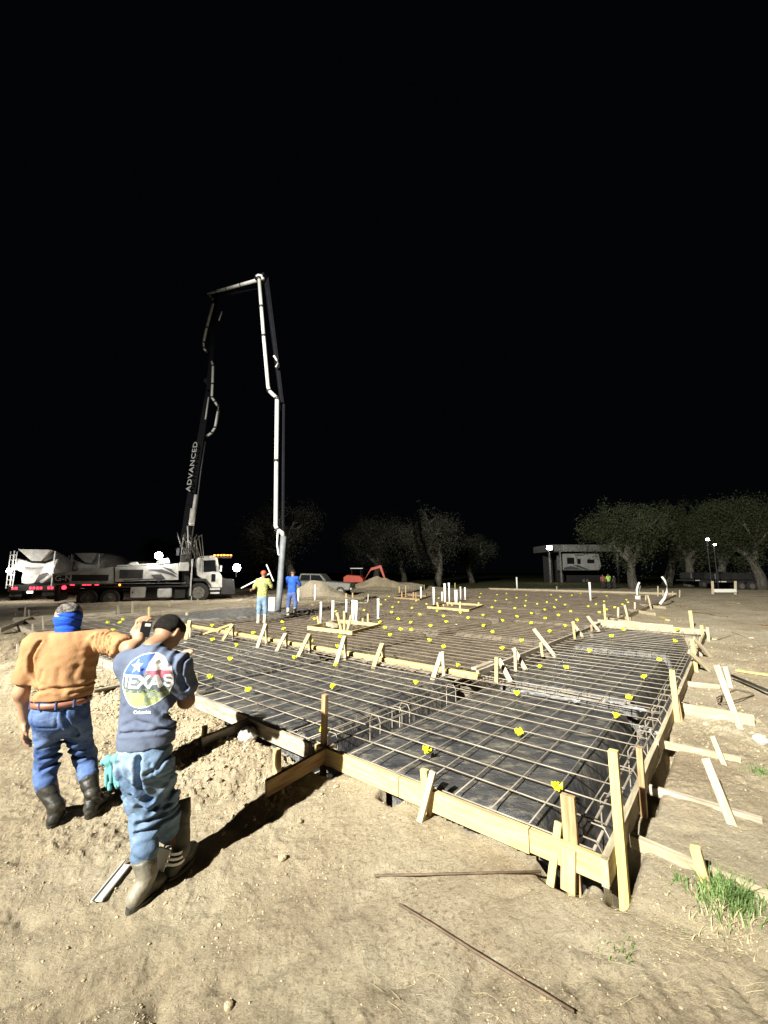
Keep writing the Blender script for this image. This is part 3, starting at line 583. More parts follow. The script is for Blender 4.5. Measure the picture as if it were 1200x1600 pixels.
for (px, yb, yt, r, l) in [(658, 937, 917, .05, 'white pipe standing left of the far pipe group'), (923, 939, 910, .06, 'lone white pipe on the far right part of the slab'), (808, 921, 902, .07, 'lone white pipe at the back edge of the slab'), (466, 944, 920, .05, 'white pipe right of the man in blue'), (492, 942, 914, .05, 'white pipe in front of the first dirt pile'), (423, 955, 938, .1, 'white pipe stub beside the man in the yellow shirt')]:
    pipe(px, yb, yt, r, l, 'lone pipes on the slab', capd=r < .09)
def boxout(name, a, b_, c, d, zc, label, m_):
    e = empty(name, (a + c) / 2, label, 'box form'); E0 = Vector(e.location)
    for (p, q, nm) in ((a, b_, 'front_board'), (b_, c, 'side_board'), (c, d, 'back_board'), (d, a, 'side_board')):
        o = board(nm, p + Vector((0, 0, zc)), q + Vector((0, 0, zc)), .04, .1, M[m_], parent=e); o.matrix_world = o.matrix_world
        mw = o.matrix_world.copy(); o.matrix_parent_inverse = Matrix.Translation(-E0)
    return e, E0
ax, a0 = P(481, 981, .27), P(549, 989, .27); a2 = P(594, 977, .27); a3 = a2 + (ax - a0)
e, E0 = boxout('box_form', ax, a0, a2, a3, 0., 'near square timber box on the mesh holding six white pipes', 'pine')
for (px, yb, yt, w_, l) in [(533, 985, 957, .07, 'left splayed stake of the box'), (538, 990, 955, .06, 'middle tall stake'), (543, 985, 961, .07, 'right splayed stake'), (499, 980, 963, .05, ''), (567, 976, 966, .06, ''), (575, 974, 959, .06, '')]:
    b_ = P(px, yb, .2); dx = {533: -6, 543: 6, 499: -3}.get(px, 0)
    o = board('stake', b_, D(px + dx, yt, b_.y), w_, .035, M['pine'], parent=e, up=-UX); o.matrix_parent_inverse = Matrix.Translation(-E0)
o = board('block', P(513, 975, .28), P(524, 978, .28), .16, .12, M['pale_pine'], parent=e); o.matrix_parent_inverse = Matrix.Translation(-E0)
ax, a0, a2 = P(668, 949, .27), P(732, 954, .27), P(755, 946, .27); a3 = a2 + (ax - a0)
e, E0 = boxout('box_form', ax, a0, a2, a3, 0., 'far square timber box on the mesh around the tall white pipes', 'pine')
for (px, yb, yt, w_) in [(685, 950, 941, .09), (693, 948, 944, .07), (707, 947, 941, .09), (719, 955, 940, .08), (748, 948, 941, .08), (700, 947, 943, .06)]:
    b_ = P(px, yb, .2); o = board('stake', b_, D(px - (2 if px in (685, 707) else 0), yt, b_.y), w_, .04, M['pine'], parent=e, up=-UX); o.matrix_parent_inverse = Matrix.Translation(-E0)
ax, a0, a2 = P(616, 934, .27), P(655, 937, .27), P(672, 932, .27); a3 = a2 + (ax - a0)
e, E0 = boxout('box_form', ax, a0, a2, a3, 0., 'third timber box furthest back, left of the tall pipes', 'brown_wood')
for (px, yb, yt) in [(628, 936, 924), (634, 934, 922), (646, 935, 925), (650, 936, 926), (667, 934, 925)]:
    b_ = P(px, yb, .2); o = board('stake', b_, D(px, yt, b_.y), .08, .04, M['brown_wood'], parent=e, up=-UX); o.matrix_parent_inverse = Matrix.Translation(-E0)
# bent grey pipe lying near the dirt piles, curved white conduits at the far right
def ptube(name, pts, r, m_, label, cat, group=None, n=10):
    c = Vector(pts[0]); return tag(B().tube([Vector(p) - c for p in pts], r, n).out(name, M[m_], None, True, loc=c), label, cat, group)
q = P(573, 942, .2); ptube('bent_pipe', [P(500, 938, .2), P(540, 942, .2), q, D(575, 940, q.y), D(575.5, 928, q.y)], .035, 'green_pvc', 'thin grey bent pipe lying on the mesh before the dirt piles', 'pipe')
q = P(1034, 945, .15).y
ptube('curved_pipe', [D(a, b_, q) for a, b_ in ((1031, 944), (1038, 935), (1042, 925), (1042, 914), (1038, 906), (1034, 901))], [.07, .06, .06, .055, .05, .045], 'pvc', 'tall white conduit curving like a bow at the far right forms', 'pipe', 'curved conduits')
q = P(995, 938, .15).y
ptube('curved_pipe', [D(a, b_, q) for a, b_ in ((996, 930), (995, 922), (997, 914), (999, 910))], .06, 'pvc', 'short white bent conduit, left of its pair', 'pipe', 'curved conduits')
ptube('curved_pipe', [D(a, b_, q + .3) for a, b_ in ((997, 928), (998, 921), (1000, 915))], .05, 'pvc', 'short white bent conduit, right of its pair', 'pipe', 'curved conduits')
ptube('pipe_sleeve', [D(996, 940, q), D(996, 931, q)], .13, 'pvc', 'white bucket-like sleeve at the foot of the bent conduits', 'pipe')

# ------------------------------------------------------------ loose bars and scraps
p = P(585, 1381, 0); q = P(846, 1374, 0.08); ptube('loose_bar', [p + Vector((0, 0, g(p.x, p.y) + .022)), Vector((q.x, q.y, g(q.x, q.y) + .05))], .0065, 'rust', 'thin rusty bar lying across the dirt toward the yellow stake', 'steel bar', n=6)
p = P(624, 1428, 0); q = P(897, 1606, 0); pts = []
for i in range(9):
    a = p.lerp(q, i / 8); zz_ = g(p.x, p.y) * (1 - i / 8) + g(q.x, q.y) * i / 8; pts.append(Vector((a.x + .004 * math.sin(i), a.y, zz_ + .022)))
ptube('loose_bar', pts, .007, 'rust', 'long rusty bar lying diagonally toward the bottom edge', 'steel bar', n=6)
M['black_pipe'] = mat('black_pipe', (.03, .028, .026), None, rough=.5)
p = P(1144, 1056, .2); q = P(1235, 1094, .2); ptube('black_rod', [p, q], .022, 'black_pipe', 'black rod lying on the dirt at the right edge', 'rod')
lp = [(1122, 1098), (1120, 1090), (1150, 1077), (1176, 1083), (1178, 1086), (1145, 1096), (1124, 1099), (1128, 1088)]
ptube('bent_bar', [P(a, b_, .15 + .015 * (i % 2)) for i, (a, b_) in enumerate(lp)], .008, 'rust', 'bent loop of rusty bar on the dirt under the black rod', 'steel bar', n=6)
pts = [P(a, b_, .14) for a, b_ in ((1080, 957), (1105, 959), (1120, 963), (1138, 964))]; ptube('loose_bar', pts, .03, 'rust', 'dark twisted bar far out on the right dirt', 'steel bar', n=6)
for i, (px, py, l, w_, dx, dy, m_, lb) in enumerate([(1180, 1053, .35, .07, 30, 4, 'yellow_pine', 'yellow wood scrap on the dirt near the right edge'), (1130, 995, .4, .1, 14, -4, 'pale_pine', 'pale flat scrap on the dirt, left of two'), (1160, 993, .4, .1, 14, 5, 'pale_pine', 'pale flat scrap on the dirt, right of two'), (1200, 978, .3, .12, 10, 2, 'brown_wood', 'dark scrap at the right edge'), (1037, 967, .4, .15, 6, 3, 'yellow_pine', 'yellow block lying behind the cross board'), (1146, 942, .4, .12, 8, 1, 'pale_pine', 'small pale scrap far out on the right'), (1040, 1178 - 30, .1, .03, 3, 0, 'pale_pine', 'chip by the right form'), (170, 1042, .5, .16, 18, -6, 'grey_wood', 'grey plank lying between the two near men'), (172, 1062, .6, .1, 30, -10, 'grey_wood', 'lower grey plank in the soil between the two near men'), (165, 1085, .5, .1, 24, -8, 'grey_wood', 'splintered plank lowest between the two near men')]):
    a = P(px - dx, py - dy, .14); b_ = P(px + dx, py + dy, .14); zt = .14 if px > 900 else None
    a.z = (g(a.x, a.y) if zt is None else max(g(a.x, a.y), .1)) + .025; b_.z = (g(b_.x, b_.y) if zt is None else max(g(b_.x, b_.y), .1)) + .025
    board('wood_scrap', a, b_, w_, .03, M[m_], lb, 'wood scrap', 'wood scraps on the dirt')
# grass
def grass(name, px, py, n, spread, hgt, label, kind='stuff', z=.08):
    c = P(px, py, z); V = []; Fc = []
    for i in range(n):
        r_ = abs(random.gauss(0, 1)) * spread * .5; a = random.uniform(0, 6.28); x = c.x + r_ * math.cos(a); y = c.y + r_ * math.sin(a) * .8; zz = g(x, y) - .005
        h = hgt * random.uniform(.4, 1.1) * math.exp(-(r_ / spread) ** 2 * .6); b_ = random.uniform(0, 6.28); ln = random.uniform(.2, .9) * h; w_ = random.uniform(.003, .0055); sx, sy = math.cos(b_), math.sin(b_)
        k = len(V)
        for t in (0, .35, .7, 1): 
            cx = x + sx * ln * t * t; cy = y + sy * ln * t * t; cz = zz + h * (t - .3 * t * t); ww = w_ * (1 - t * .95)
            V += [(cx - sy * ww, cy + sx * ww, cz), (cx + sy * ww, cy - sx * ww, cz)]
        for t in range(3): Fc.append((k + 2 * t, k + 2 * t + 1, k + 2 * t + 3, k + 2 * t + 2))
    return tag(link(name, np_mesh(name, V, Fc), M['straw' if 'dry' in label else 'grass']), label, 'grass', kind=kind)
M['grass'] = mat('grass', (.06, .12, .028), (.15, .23, .07), 8, .6, spec=.3)
M['straw'] = mat('straw', (.3, .25, .14), (.42, .36, .22), 8, .8)
grass('grass_tuft', 1135, 1425, 420, .2, .19, 'bright green grass tuft growing around the orange stake', 'stuff'); grass('grass_tuft', 1172, 1412, 130, .16, .13, 'small grass clump just right of the big tuft', 'stuff')
grass('grass_tuft', 1190, 1208, 130, .2, .07, 'flat green tuft at the right edge by the kicker boards', 'stuff', .12)
grass('grass_tuft', 975, 1515, 26, .12, .07, 'sparse thin grass in the dirt near the bottom right', 'stuff', 0); grass('grass_tuft', 1062, 1398, 40, .08, .06, 'tiny weed below the corner stake', 'stuff', .05); grass('grass_tuft', 1128, 1440, 190, .34, .10, 'dry straw coloured blades fringing the big green tuft', 'stuff')
def straw():
    V = []; Fc = []
    for i in range(520):
        if i < 300: px = random.gauss(1130, 70); py = random.gauss(1470, 45)
        elif i < 420: px = random.uniform(560, 1190); py = random.uniform(1400, 1590)
        else: px = random.uniform(1020, 1200); py = random.uniform(1180, 1400)
        if px > 1230: continue
        c = P(px, py, 0.05); u_, v_ = UV(c.x, c.y)
        if slab_mask(np.array(u_), np.array(v_), -.05): continue
        a = random.gauss(-.7, .5); l = random.uniform(.02, .10); k = len(V)
        for t in range(4):
            s = (t / 3 - .5) * l; x = c.x + math.cos(a) * s; y = c.y + math.sin(a) * s + .05 * l * math.sin(t); z = g(x, y) + .006 + random.uniform(0, .004); V += [(x, y - .0007, z), (x, y + .0007, z + .0005)]
        for t in range(3): Fc.append((k + 2 * t, k + 2 * t + 1, k + 2 * t + 3, k + 2 * t + 2))
    tag(link('straw', np_mesh('straw', V, Fc), M['straw']), 'dry straw stalks scattered over the dirt at bottom right', 'straw', kind='stuff')
straw()
# white spilled powder spots in front of the form
def patch(px, py, r_, n, label):
    c = P(px, py, .02); x = c.x + rng.normal(0, r_, n); y = c.y + rng.normal(0, r_, n); s_ = rng.uniform(.003, .007, n)
    scatter('lime_dust', np.stack([x, y, gz(x, y) + .003], -1), s_, blob_variants(2, 1, .1), M['pvc'], label, 'dust')
patch(795, 1332, .022, 320, 'white spot of spilled lime on the dirt before the front form')
M['concrete'] = mat('concrete', (.07, .066, .058), (.14, .132, .115), 3, .55, 0, .7, 14, c3=(.2, .21, .23), s3=6, bdist=.08)
def pour():
    us = np.arange(3.6, 13.5, .06); vs = np.arange(10.2, 16.4, .06); U_, V_ = np.meshgrid(us, vs, indexing='ij')
    ed = gauss(U_, V_, 6.3, 14.2, 2.9, 1.9) + .3 * fbm(U_, V_, 1.1, 3, 8); z = .17 + .13 * sst(.3, .62, ed) + .022 * fbm(U_, V_, 3.5, 4, 19) + .02 * np.maximum(0, fbm(U_, V_, 8, 2, 29))
    x = ORG.x + U_ * UX.x + V_ * VX.x; y = ORG.y + U_ * UX.y + V_ * VX.y; n, k = x.shape; idx = np.arange(n * k).reshape(n, k)
    f = np.stack([idx[:-1, :-1], idx[1:, :-1], idx[1:, 1:], idx[:-1, 1:]], -1).reshape(-1, 4); kp = (ed[:-1, :-1] > .27).ravel()
    tag(link('wet_concrete', np_mesh('wet_concrete', np.stack([x, y, z], -1).reshape(-1, 3), f[kp], True), M['concrete']), 'lumpy fresh concrete spread over the mesh near the hose', 'concrete')
pour()
# ------------------------------------------------------------ figures: smooth bodies polygonised from blended limbs
def surf_net(fn, lo, hi, h):
    lo = np.array(lo) - 2 * h; hi = np.array(hi) + 2 * h; n = np.ceil((hi - lo) / h).astype(int) + 1
    ax_ = [lo[i] + h * np.arange(n[i]) for i in range(3)]; X = np.stack(np.meshgrid(*ax_, indexing='ij'), -1).astype(np.float32)
    d = fn(X.reshape(-1, 3)).reshape(n).astype(np.float32); ins = d < 0
    acc = np.zeros((*(n - 1), 3), np.float32); cnt = np.zeros(n - 1, np.float32)
    C = [(i, j, k) for i in (0, 1) for j in (0, 1) for k in (0, 1)]; sl = lambda c: tuple(slice(c[i], n[i] - 1 + c[i]) for i in range(3))
    for a in range(8):
        for b in range(a + 1, 8):
            ca, cb = C[a], C[b]
            if sum(abs(ca[i] - cb[i]) for i in range(3)) != 1: continue
            da, db = d[sl(ca)], d[sl(cb)]; m = (da < 0) != (db < 0); t = np.where(m, da / np.where(m, da - db, 1), 0)
            for i in range(3): acc[..., i] += np.where(m, ca[i] + t * (cb[i] - ca[i]), 0)
            cnt += m
    act = cnt > 0; idx = -np.ones(n - 1, int); idx[act] = np.arange(act.sum())
    I = np.argwhere(act); v = lo + (I + acc[act] / cnt[act][:, None]) * h; Fs = []
    for a in range(3):
        b, c = (a + 1) % 3, (a + 2) % 3; s0 = [slice(None)] * 3; s1 = [slice(None)] * 3; s0[a] = slice(0, -1); s1[a] = slice(1, None)
        p, q = ins[tuple(s0)], ins[tuple(s1)]; E_ = np.argwhere(p != q); ok = (E_[:, b] > 0) & (E_[:, c] > 0) & (E_[:, b] < n[b] - 1) & (E_[:, c] < n[c] - 1); E_ = E_[ok]
        fl = p[tuple(E_.T)]; eb = np.eye(3, dtype=int)[b]; ec = np.eye(3, dtype=int)[c]
        qd = np.stack([idx[tuple((E_ - eb - ec).T)], idx[tuple((E_ - ec).T)], idx[tuple(E_.T)], idx[tuple((E_ - eb).T)]], -1); qd[~fl] = qd[~fl][:, ::-1]; Fs.append(qd)
    return v, np.vstack(Fs)
class Body:
    """limbs (a, b, radius a, radius b, flatten) blended together; 'fwd' is the facing direction used for flattening"""
    def __init__(s, fwd): s.p = []; s.f = np.array([fwd.x, fwd.y, 0.]); s.cuts = []; s.disp = None
    def cap(s, a, b, ra, rb, flat=1., k=.04): s.p.append((np.array(a), np.array(b), ra, rb, flat, k)); return s
    def ball(s, c, r, flat=1., k=.03): return s.cap(c, np.array(c) + [0, 0, .0001], r, r, flat, k)
    def sdf(s, X):
        d = None
        for a, b, ra, rb, fl, k in s.p:
            ab = b - a; pa = X - a
            if fl != 1.:
                q = pa @ s.f; pa = pa + np.outer(q * (fl - 1), s.f); e = ab @ s.f; ab = ab + s.f * e * (fl - 1)
            t = np.clip(pa @ ab / max(ab @ ab, 1e-9), 0, 1); di = np.linalg.norm(pa - t[:, None] * ab, axis=1) - (ra + (rb - ra) * t)
            if d is None: d = di
            else: hh = np.clip(.5 + .5 * (di - d) / k, 0, 1); d = di * (1 - hh) + d * hh - 0 if False else (d * hh + di * (1 - hh)) - k * hh * (1 - hh)
        if s.disp is not None: d = d + s.disp(X)
        for (p, n_) in s.cuts: d = np.maximum(d, (X - np.array(p)) @ np.array(n_))
        return d
    def mesh(s, name, h, m, parent=None, org=None, label=None):
        pts = np.array([q for a, b, ra, rb, fl, k in s.p for q in (a - max(ra, rb) * 1.15, a + max(ra, rb) * 1.15, b - max(ra, rb) * 1.15, b + max(ra, rb) * 1.15)])
        v, f = surf_net(s.sdf, pts.min(0), pts.max(0), h); me = np_mesh(name, v - np.array(org), f, True)
        o = link(name, me, m, parent); 
        if parent is None: o.location = org
        if label: o['label'] = label
        return o
def vn3(X, f, s=0): return vn(X[:, 0] * f + X[:, 2] * f * .7, X[:, 1] * f + X[:, 2] * f * 1.1, s) * .5 + vn(X[:, 2] * f, (X[:, 0] - X[:, 1]) * f, s + 5) * .5
def cloth(name, c1, c2, sc=6, rough=.9, bump=.5, bsc=14, st=(1, 1, 1), c3=None, s3=2, bd=.015): return mat(name, c1, c2, sc, rough, 0, bump, bsc, st, spec=.15, c3=c3, s3=s3, bdist=bd)
M['skin'] = mat('skin', (.22, .115, .065), (.27, .15, .09), 8, .55, spec=.35); M['skin_pale'] = mat('skin_pale', (.30, .17, .10), (.36, .22, .14), 8, .55, spec=.35)
M['orange_shirt'] = cloth('orange_shirt', (.27, .145, .070), (.33, .185, .09), 5); M['navy_shirt'] = cloth('navy_shirt', (.075, .092, .14), (.10, .122, .18), 5)
M['denim'] = cloth('denim', (.03, .06, .17), (.075, .125, .27), 5, c3=(.15, .215, .37), s3=3, bump=.9, bsc=12, st=(1, 1, 1.6)); M['light_denim'] = cloth('light_denim', (.075, .12, .20), (.155, .225, .32), 5, c3=(.28, .365, .46), s3=3.5, bump=.7, bsc=12, st=(1, 1, 1.8))
M['boot'] = mat('boot', (.008, .008, .007), (.03, .028, .023), 7, .45, 0, .3, 30, c3=(.09, .08, .06), s3=5, spec=.4); M['grey_boot'] = mat('grey_boot', (.035, .035, .029), (.11, .105, .085), 7, .5, 0, .3, 30, c3=(.22, .2, .155), s3=5, spec=.4)
M['hair'] = mat('hair', (.004, .0035, .003), (.014, .011, .009), 40, .75, 0, 1., 160, spec=.2); M['grey_hair'] = mat('grey_hair', (.025, .022, .02), (.22, .2, .175), 22, .7, 0, 1., 90, lo=.42, hi=.6)
M['gaiter'] = cloth('gaiter', (.012, .06, .46), (.02, .085, .58), 8, bump=.8, bsc=16, st=(1, 1, 4)); M['belt'] = mat('belt', (.20, .075, .05), (.27, .11, .07), 10, .5)
M['teal'] = cloth('teal', (.09, .27, .28), (.14, .36, .37), 9); M['black_plastic'] = mat('black_plastic', (.012, .012, .013), None, rough=.35); M['white_print'] = mat('white_print', (.78, .78, .76), None, rough=.7)
def rot2(v, a): c, s_ = math.cos(a), math.sin(a); return Vector((v.x * c + v.y * s_, -v.x * s_ + v.y * c, v.z))
def grooves(lines, depth=.014, width=.011, Y=None):
    Ls = []
    for pts_, dd_, ww_ in lines: Ls.append(([D(a, b_, Y) for a, b_ in pts_], dd_, ww_))
    def fn(X):
        r = np.zeros(len(X)); wx = .006 * vn(X[:, 0] * 30, X[:, 2] * 30, 4)
        for pts_, dd_, ww_ in Ls:
            d = seg(X[:, 0] + wx, X[:, 2] + wx, [(p.x, p.z) for p in pts_]); r += depth * dd_ * (np.exp(-(d / (width * ww_)) ** 2) - .45 * np.exp(-((d - width * ww_ * 2.3) / (width * ww_ * 1.2)) ** 2))
        return r
    return fn
def seg(x, y, pts_):
    d = 9 * np.ones_like(x)
    for (a, b_) in zip(pts_[:-1], pts_[1:]):
        ax_, ay = a; bx_, by = b_; l2 = (bx_ - ax_) ** 2 + (by - ay) ** 2 + 1e-9; t = np.clip(((x - ax_) * (bx_ - ax_) + (y - ay) * (by - ay)) / l2, 0, 1); d = np.minimum(d, np.hypot(x - ax_ - t * (bx_ - ax_), y - ay - t * (by - ay)))
    return d
def foldfn(amp, f1, dirs):
    def fn(X):
        r = np.zeros(len(X))
        for i, (dx, dy, dz, f, a) in enumerate(dirs):
            ph = (X[:, 0] * dx + X[:, 1] * dy + X[:, 2] * dz) * f + 3.4 * vn3(X, f1, 11 + i) + 1.2 * vn3(X, f1 * 3, 3 + i); r += a * (np.exp(-(np.sin(ph / 2) / .4) ** 2) * 1.6 - .5) * (.35 + np.clip(vn3(X, 3.6, 20 + i) * 4.2 + .5, 0, 1.3))
        return amp * r
    return fn
def hand_into(b, wrist, palm_dir, side, normal, s=1., curl=.9, rad=.0095):
    """palm, four fingers of unequal length and a thumb, gently curled"""
    w_ = Vector(wrist); d = Vector(palm_dir).normalized(); sd = Vector(side).normalized(); nm = Vector(normal).normalized()
    b.cap(w_, w_ + d * .035 * s, .026 * s, .03 * s, k=.02)
    kn = []
    for i, l in enumerate((.92, 1., .94, .76)):
        o = (i - 1.5) * .0205 * s; base = w_ + d * .028 * s + sd * o * .8; k0 = w_ + d * .088 * s + sd * o; b.cap(base, k0, .0135 * s, .0125 * s, k=.012)
        p = k0; a = curl * .25
        for j, L_ in enumerate((.042, .027, .022)):
            q = p + (d * math.cos(a) + nm * math.sin(a)) * L_ * l * s; b.cap(p, q, rad * s, rad * .9 * s, k=.005); p = q; a += curl * .55
    t0 = w_ + d * .02 * s - sd * .03 * s; t1 = t0 + (d * .6 - sd * .75 + nm * .35).normalized() * .04 * s; t2 = t1 + (d * .85 - sd * .2 + nm * .5).normalized() * .032 * s
    b.cap(t0, t1, .0145 * s, .012 * s, k=.012); b.cap(t1, t2, .0115 * s, .0095 * s, k=.006)
def head_into(b, c, fwd, nod=0., s=1., ears=True):
    """skull, jaw, nose, brow, ears; fwd = gaze direction on the ground plane, nod>0 looks down"""
    c = Vector(c); up0 = Vector((0, 0, 1)); f = (fwd * math.cos(nod) - up0 * math.sin(nod)).normalized(); r = f.cross(up0).normalized(); up = r.cross(f).normalized()
    L_ = lambda x, y, z: c + (r * x + f * y + up * z) * s
    b.cap(L_(0, -.025, .03), L_(0, .03, .035), .079 * s, .075 * s, k=.02); b.cap(L_(0, .035, -.045), L_(0, .06, -.07), .052 * s, .036 * s, k=.03)
    b.cap(L_(-.022, .068, -.02), L_(.022, .068, -.02), .032 * s, .032 * s, k=.02); b.cap(L_(0, .095, .018), L_(0, .115, -.018), .008 * s, .014 * s, k=.014)
    b.cap(L_(-.03, .088, .035), L_(.03, .088, .035), .013 * s, .013 * s, k=.02); b.cap(L_(-.018, .094, -.047), L_(.018, .094, -.047), .0085 * s, .0085 * s, k=.008)
    if ears:
        for x in (-1, 1): b.cap(L_(x * .079, -.006, .022), L_(x * .084, -.014, -.018), .012 * s, .008 * s, k=.006); b.cap(L_(x * .086, -.02, .026), L_(x * .09, -.022, .0), .008 * s, .008 * s, k=.008)
    return L_

def boots(root, org, spec, m, hh=.0095, prefix='boot'):
    for (heel, az, ankle, top, rt, lab, opened) in spec:
        d = Vector((math.sin(az), math.cos(az), 0)); b = Body(d); heel = Vector(heel)
        b.cap(heel + Vector((0, 0, .045)), heel + d * .15 + Vector((0, 0, .04)), .038, .042, k=.02); b.cap(heel + d * .14 + Vector((0, 0, .036)), heel + d * .215 + Vector((0, 0, .034)), .046, .04, k=.02)
        b.cap(heel + Vector((0, 0, .06)) + d * .01, Vector(ankle), .04, .045, k=.02); b.cap(ankle, top, .048, rt, k=.02); b.cap(heel + d * .07 + Vector((0, 0, .07)), Vector(ankle), .038, .04, k=.03)
        fl = foldfn(.009, 5, [(.3, .2, 1, 52, .7), (-.5, .3, 1, 80, .4)]); b.disp = fl
        tv = (Vector(top) - Vector(ankle)).normalized(); b.cuts = [(tuple(top), tuple(tv)), ((0, 0, heel.z + .004), (0, 0, -1))]
        o = b.mesh('boot', hh, m, root, org, lab)
        sole = B(); n = 22; rings = []
        sd = Vector((d.y, -d.x, 0))
        for z in (0, .022):
            rg = []
            for i in range(n):
                a = i / n * 6.283; L_ = .5 * (1 + math.cos(a)); wd = .048 + .008 * math.sin(math.pi * L_); q = heel + d * (-.048 + (L_) * .31) + sd * math.sin(a) * wd; rg.append(Vector((q.x, q.y, heel.z + z)) - Vector(org))
            rings.append(rg)
        sole.loft(rings); sole.out('sole', m, o)
        # the rolled rim
        if opened:
            rim = B(); t1 = Vector(top) - Vector(org); aa = tv.cross(Vector((0, 1, 0))).normalized(); bb = tv.cross(aa)
            outr = [[t1 + tv * z + (aa * math.cos(i / 20 * 6.283) + bb * math.sin(i / 20 * 6.283)) * (rt + r2) for i in range(20)] for (z, r2) in ((-.05, .001), (.055, .006), (.055, .001), (-.04, -.006))]
            rim.loft(outr, cap=False); rim.out('cuff', m, o, True)

# ---- man in the orange shirt, blue neck gaiter
az1 = math.radians(-24); f1 = Vector((math.sin(az1), math.cos(az1), 0)); r1 = Vector((f1.y, -f1.x, 0))
hL = P(82, 1292, .0); hR = P(140, 1276, .0); hL.z = g(hL.x, hL.y) - .005; hR.z = g(hR.x, hR.y) - .005
pel = D(97, 1092, 3.36); O1 = Vector((hL.x, hL.y, hL.z))
chest = D(106, 1019, 3.38); neck = D(107, 992, 3.38); hd = D(107, 966, 3.40)
shL = pel.lerp(chest, 1) - r1 * .205 + Vector((0, 0, .075)); shR = chest + r1 * .19 + Vector((0, 0, .085))
elL = D(33, 1082, 3.28); wrL = D(40, 1128, 3.36); elR = D(203, 1013, 3.22); wrR = D(219, 999, 3.28)
knL = D(73, 1195, 3.42); knR = D(133, 1185, 3.60); anL = hL + f1 * .03 + Vector((0, 0, .13)); anR = hR + f1 * .03 + Vector((0, 0, .13)); btL = D(70, 1228, 3.36); btR = D(139, 1214, 3.52)
b = Body(f1)
L1 = head_into(b, hd, rot2(f1, math.radians(22)), .05)
b.cap(hd - Vector((0, 0, .05)), neck - Vector((0, 0, .04)), .058, .07, k=.03); b.cap(pel, chest, .13, .15, 1.3, .05); b.cap(shL, elL, .05, .046); b.cap(elL, wrL, .045, .031); b.cap(shR, elR, .05, .048); b.cap(elR, wrR, .046, .034)
for (h_, k_, a_) in ((pel - r1 * .1, knL, anL), (pel + r1 * .1, knR, anR)): b.cap(h_, k_, .075, .055); b.cap(k_, a_, .05, .035)
hand_into(b, wrL, Vector((.05, .02, -1)), f1, r1, 1.08, .7); hand_into(b, wrR, Vector((-.12, .1, 1)), r1 * 1., -f1 * 0 + r1 * .7 + f1 * .3, 1.1, 1.0)
p1 = b.mesh('person', .0085, M['skin_pale'], None, O1); tag(p1, 'man in orange brown shirt and blue neck gaiter, raising one arm, black rubber boots', 'person')
s_ = Body(f1); s_.cap(pel + Vector((0, 0, .03)), chest, .195, .195, 1.38, .08); s_.cap(chest, chest + Vector((0, 0, .07)), .16, .11, 1.35, .08); s_.cap(shL, shR, .078, .074, 1, .08)
s_.cap(shL, shL.lerp(elL, .75), .082, .084, 1, .05); s_.cap(shR, shR.lerp(elR, .78), .085, .085, 1, .05); s_.ball(neck - Vector((0, 0, .02)), .082, 1, .05)
s_.ball(pel + f1 * .07 + Vector((0, 0, .1)), .15, 1, .1)
_g1 = grooves([([(126, 1000), (131, 1018), (142, 1036)], 1, 1), ([(134, 996), (142, 1016), (152, 1036)], 1, .9), ([(143, 994), (150, 1012), (158, 1032)], 1, .9), ([(152, 994), (158, 1010), (162, 1026)], 1, .8), ([(160, 997), (165, 1010), (168, 1022)], 1, .7), ([(168, 999), (172, 1010), (174, 1018)], .8, .7),
 ([(120, 1042), (132, 1058), (146, 1072)], 1.1, 1.3), ([(62, 1050), (58, 1072), (52, 1088)], .7, 1.2), ([(86, 1048), (84, 1070), (90, 1084)], .5, 1.3), ([(104, 1046), (101, 1064), (106, 1078)], .6, 1.2), ([(46, 1084), (75, 1078), (108, 1080), (142, 1070)], 1, 1), ([(100, 1088), (125, 1083), (146, 1078)], .8, .9), ([(58, 1004), (44, 1030), (44, 1050), (54, 1068)], 1.1, .9), ([(124, 1004), (118, 1024), (120, 1044)], .7, 1.3), ([(64, 1070), (84, 1080), (100, 1086)], .6, 1)], Y=3.2)
_f1 = foldfn(.007, 4, [(1.2, .4, .5, 34, .6), (.8, -.5, -.9, 58, .35)]); s_.disp = lambda X: _g1(X) + _f1(X)
dl = (elL - shL).normalized(); dr = (elR - shR).normalized(); s_.cuts = [(tuple(pel + Vector((0, 0, .014))), (0, 0, -1)), (tuple(neck + Vector((0, 0, .03))), (0, 0, 1))]
def shirt(bd, name, h, m, root, org, sleeves):
    base = bd.sdf
    def fn(X):
        d = base(X)
        for (e, dr_, rr_) in sleeves: # end the sleeve at e only round the arm
            near_ = np.linalg.norm(X - np.array(e), axis=1) - .16; c_ = (X - np.array(e)) @ np.array(dr_); d = np.where((near_ < 0) & (c_ > 0), np.maximum(d, c_), d)
        return d
    pts_ = np.array([q for a, b_, ra, rb, fl, k in bd.p for q in (a - max(ra, rb) * 1.15, a + max(ra, rb) * 1.15, b_ - max(ra, rb) * 1.15, b_ + max(ra, rb) * 1.15)])
    v, f = surf_net(fn, pts_.min(0), pts_.max(0), h); return link(name, np_mesh(name, v - np.array(org), f, True), m, root)
shirt(s_, 'shirt', .009, M['orange_shirt'], p1, O1, [(shL.lerp(elL, .8), dl, .1), (shR.lerp(elR, .86), dr, .1)])
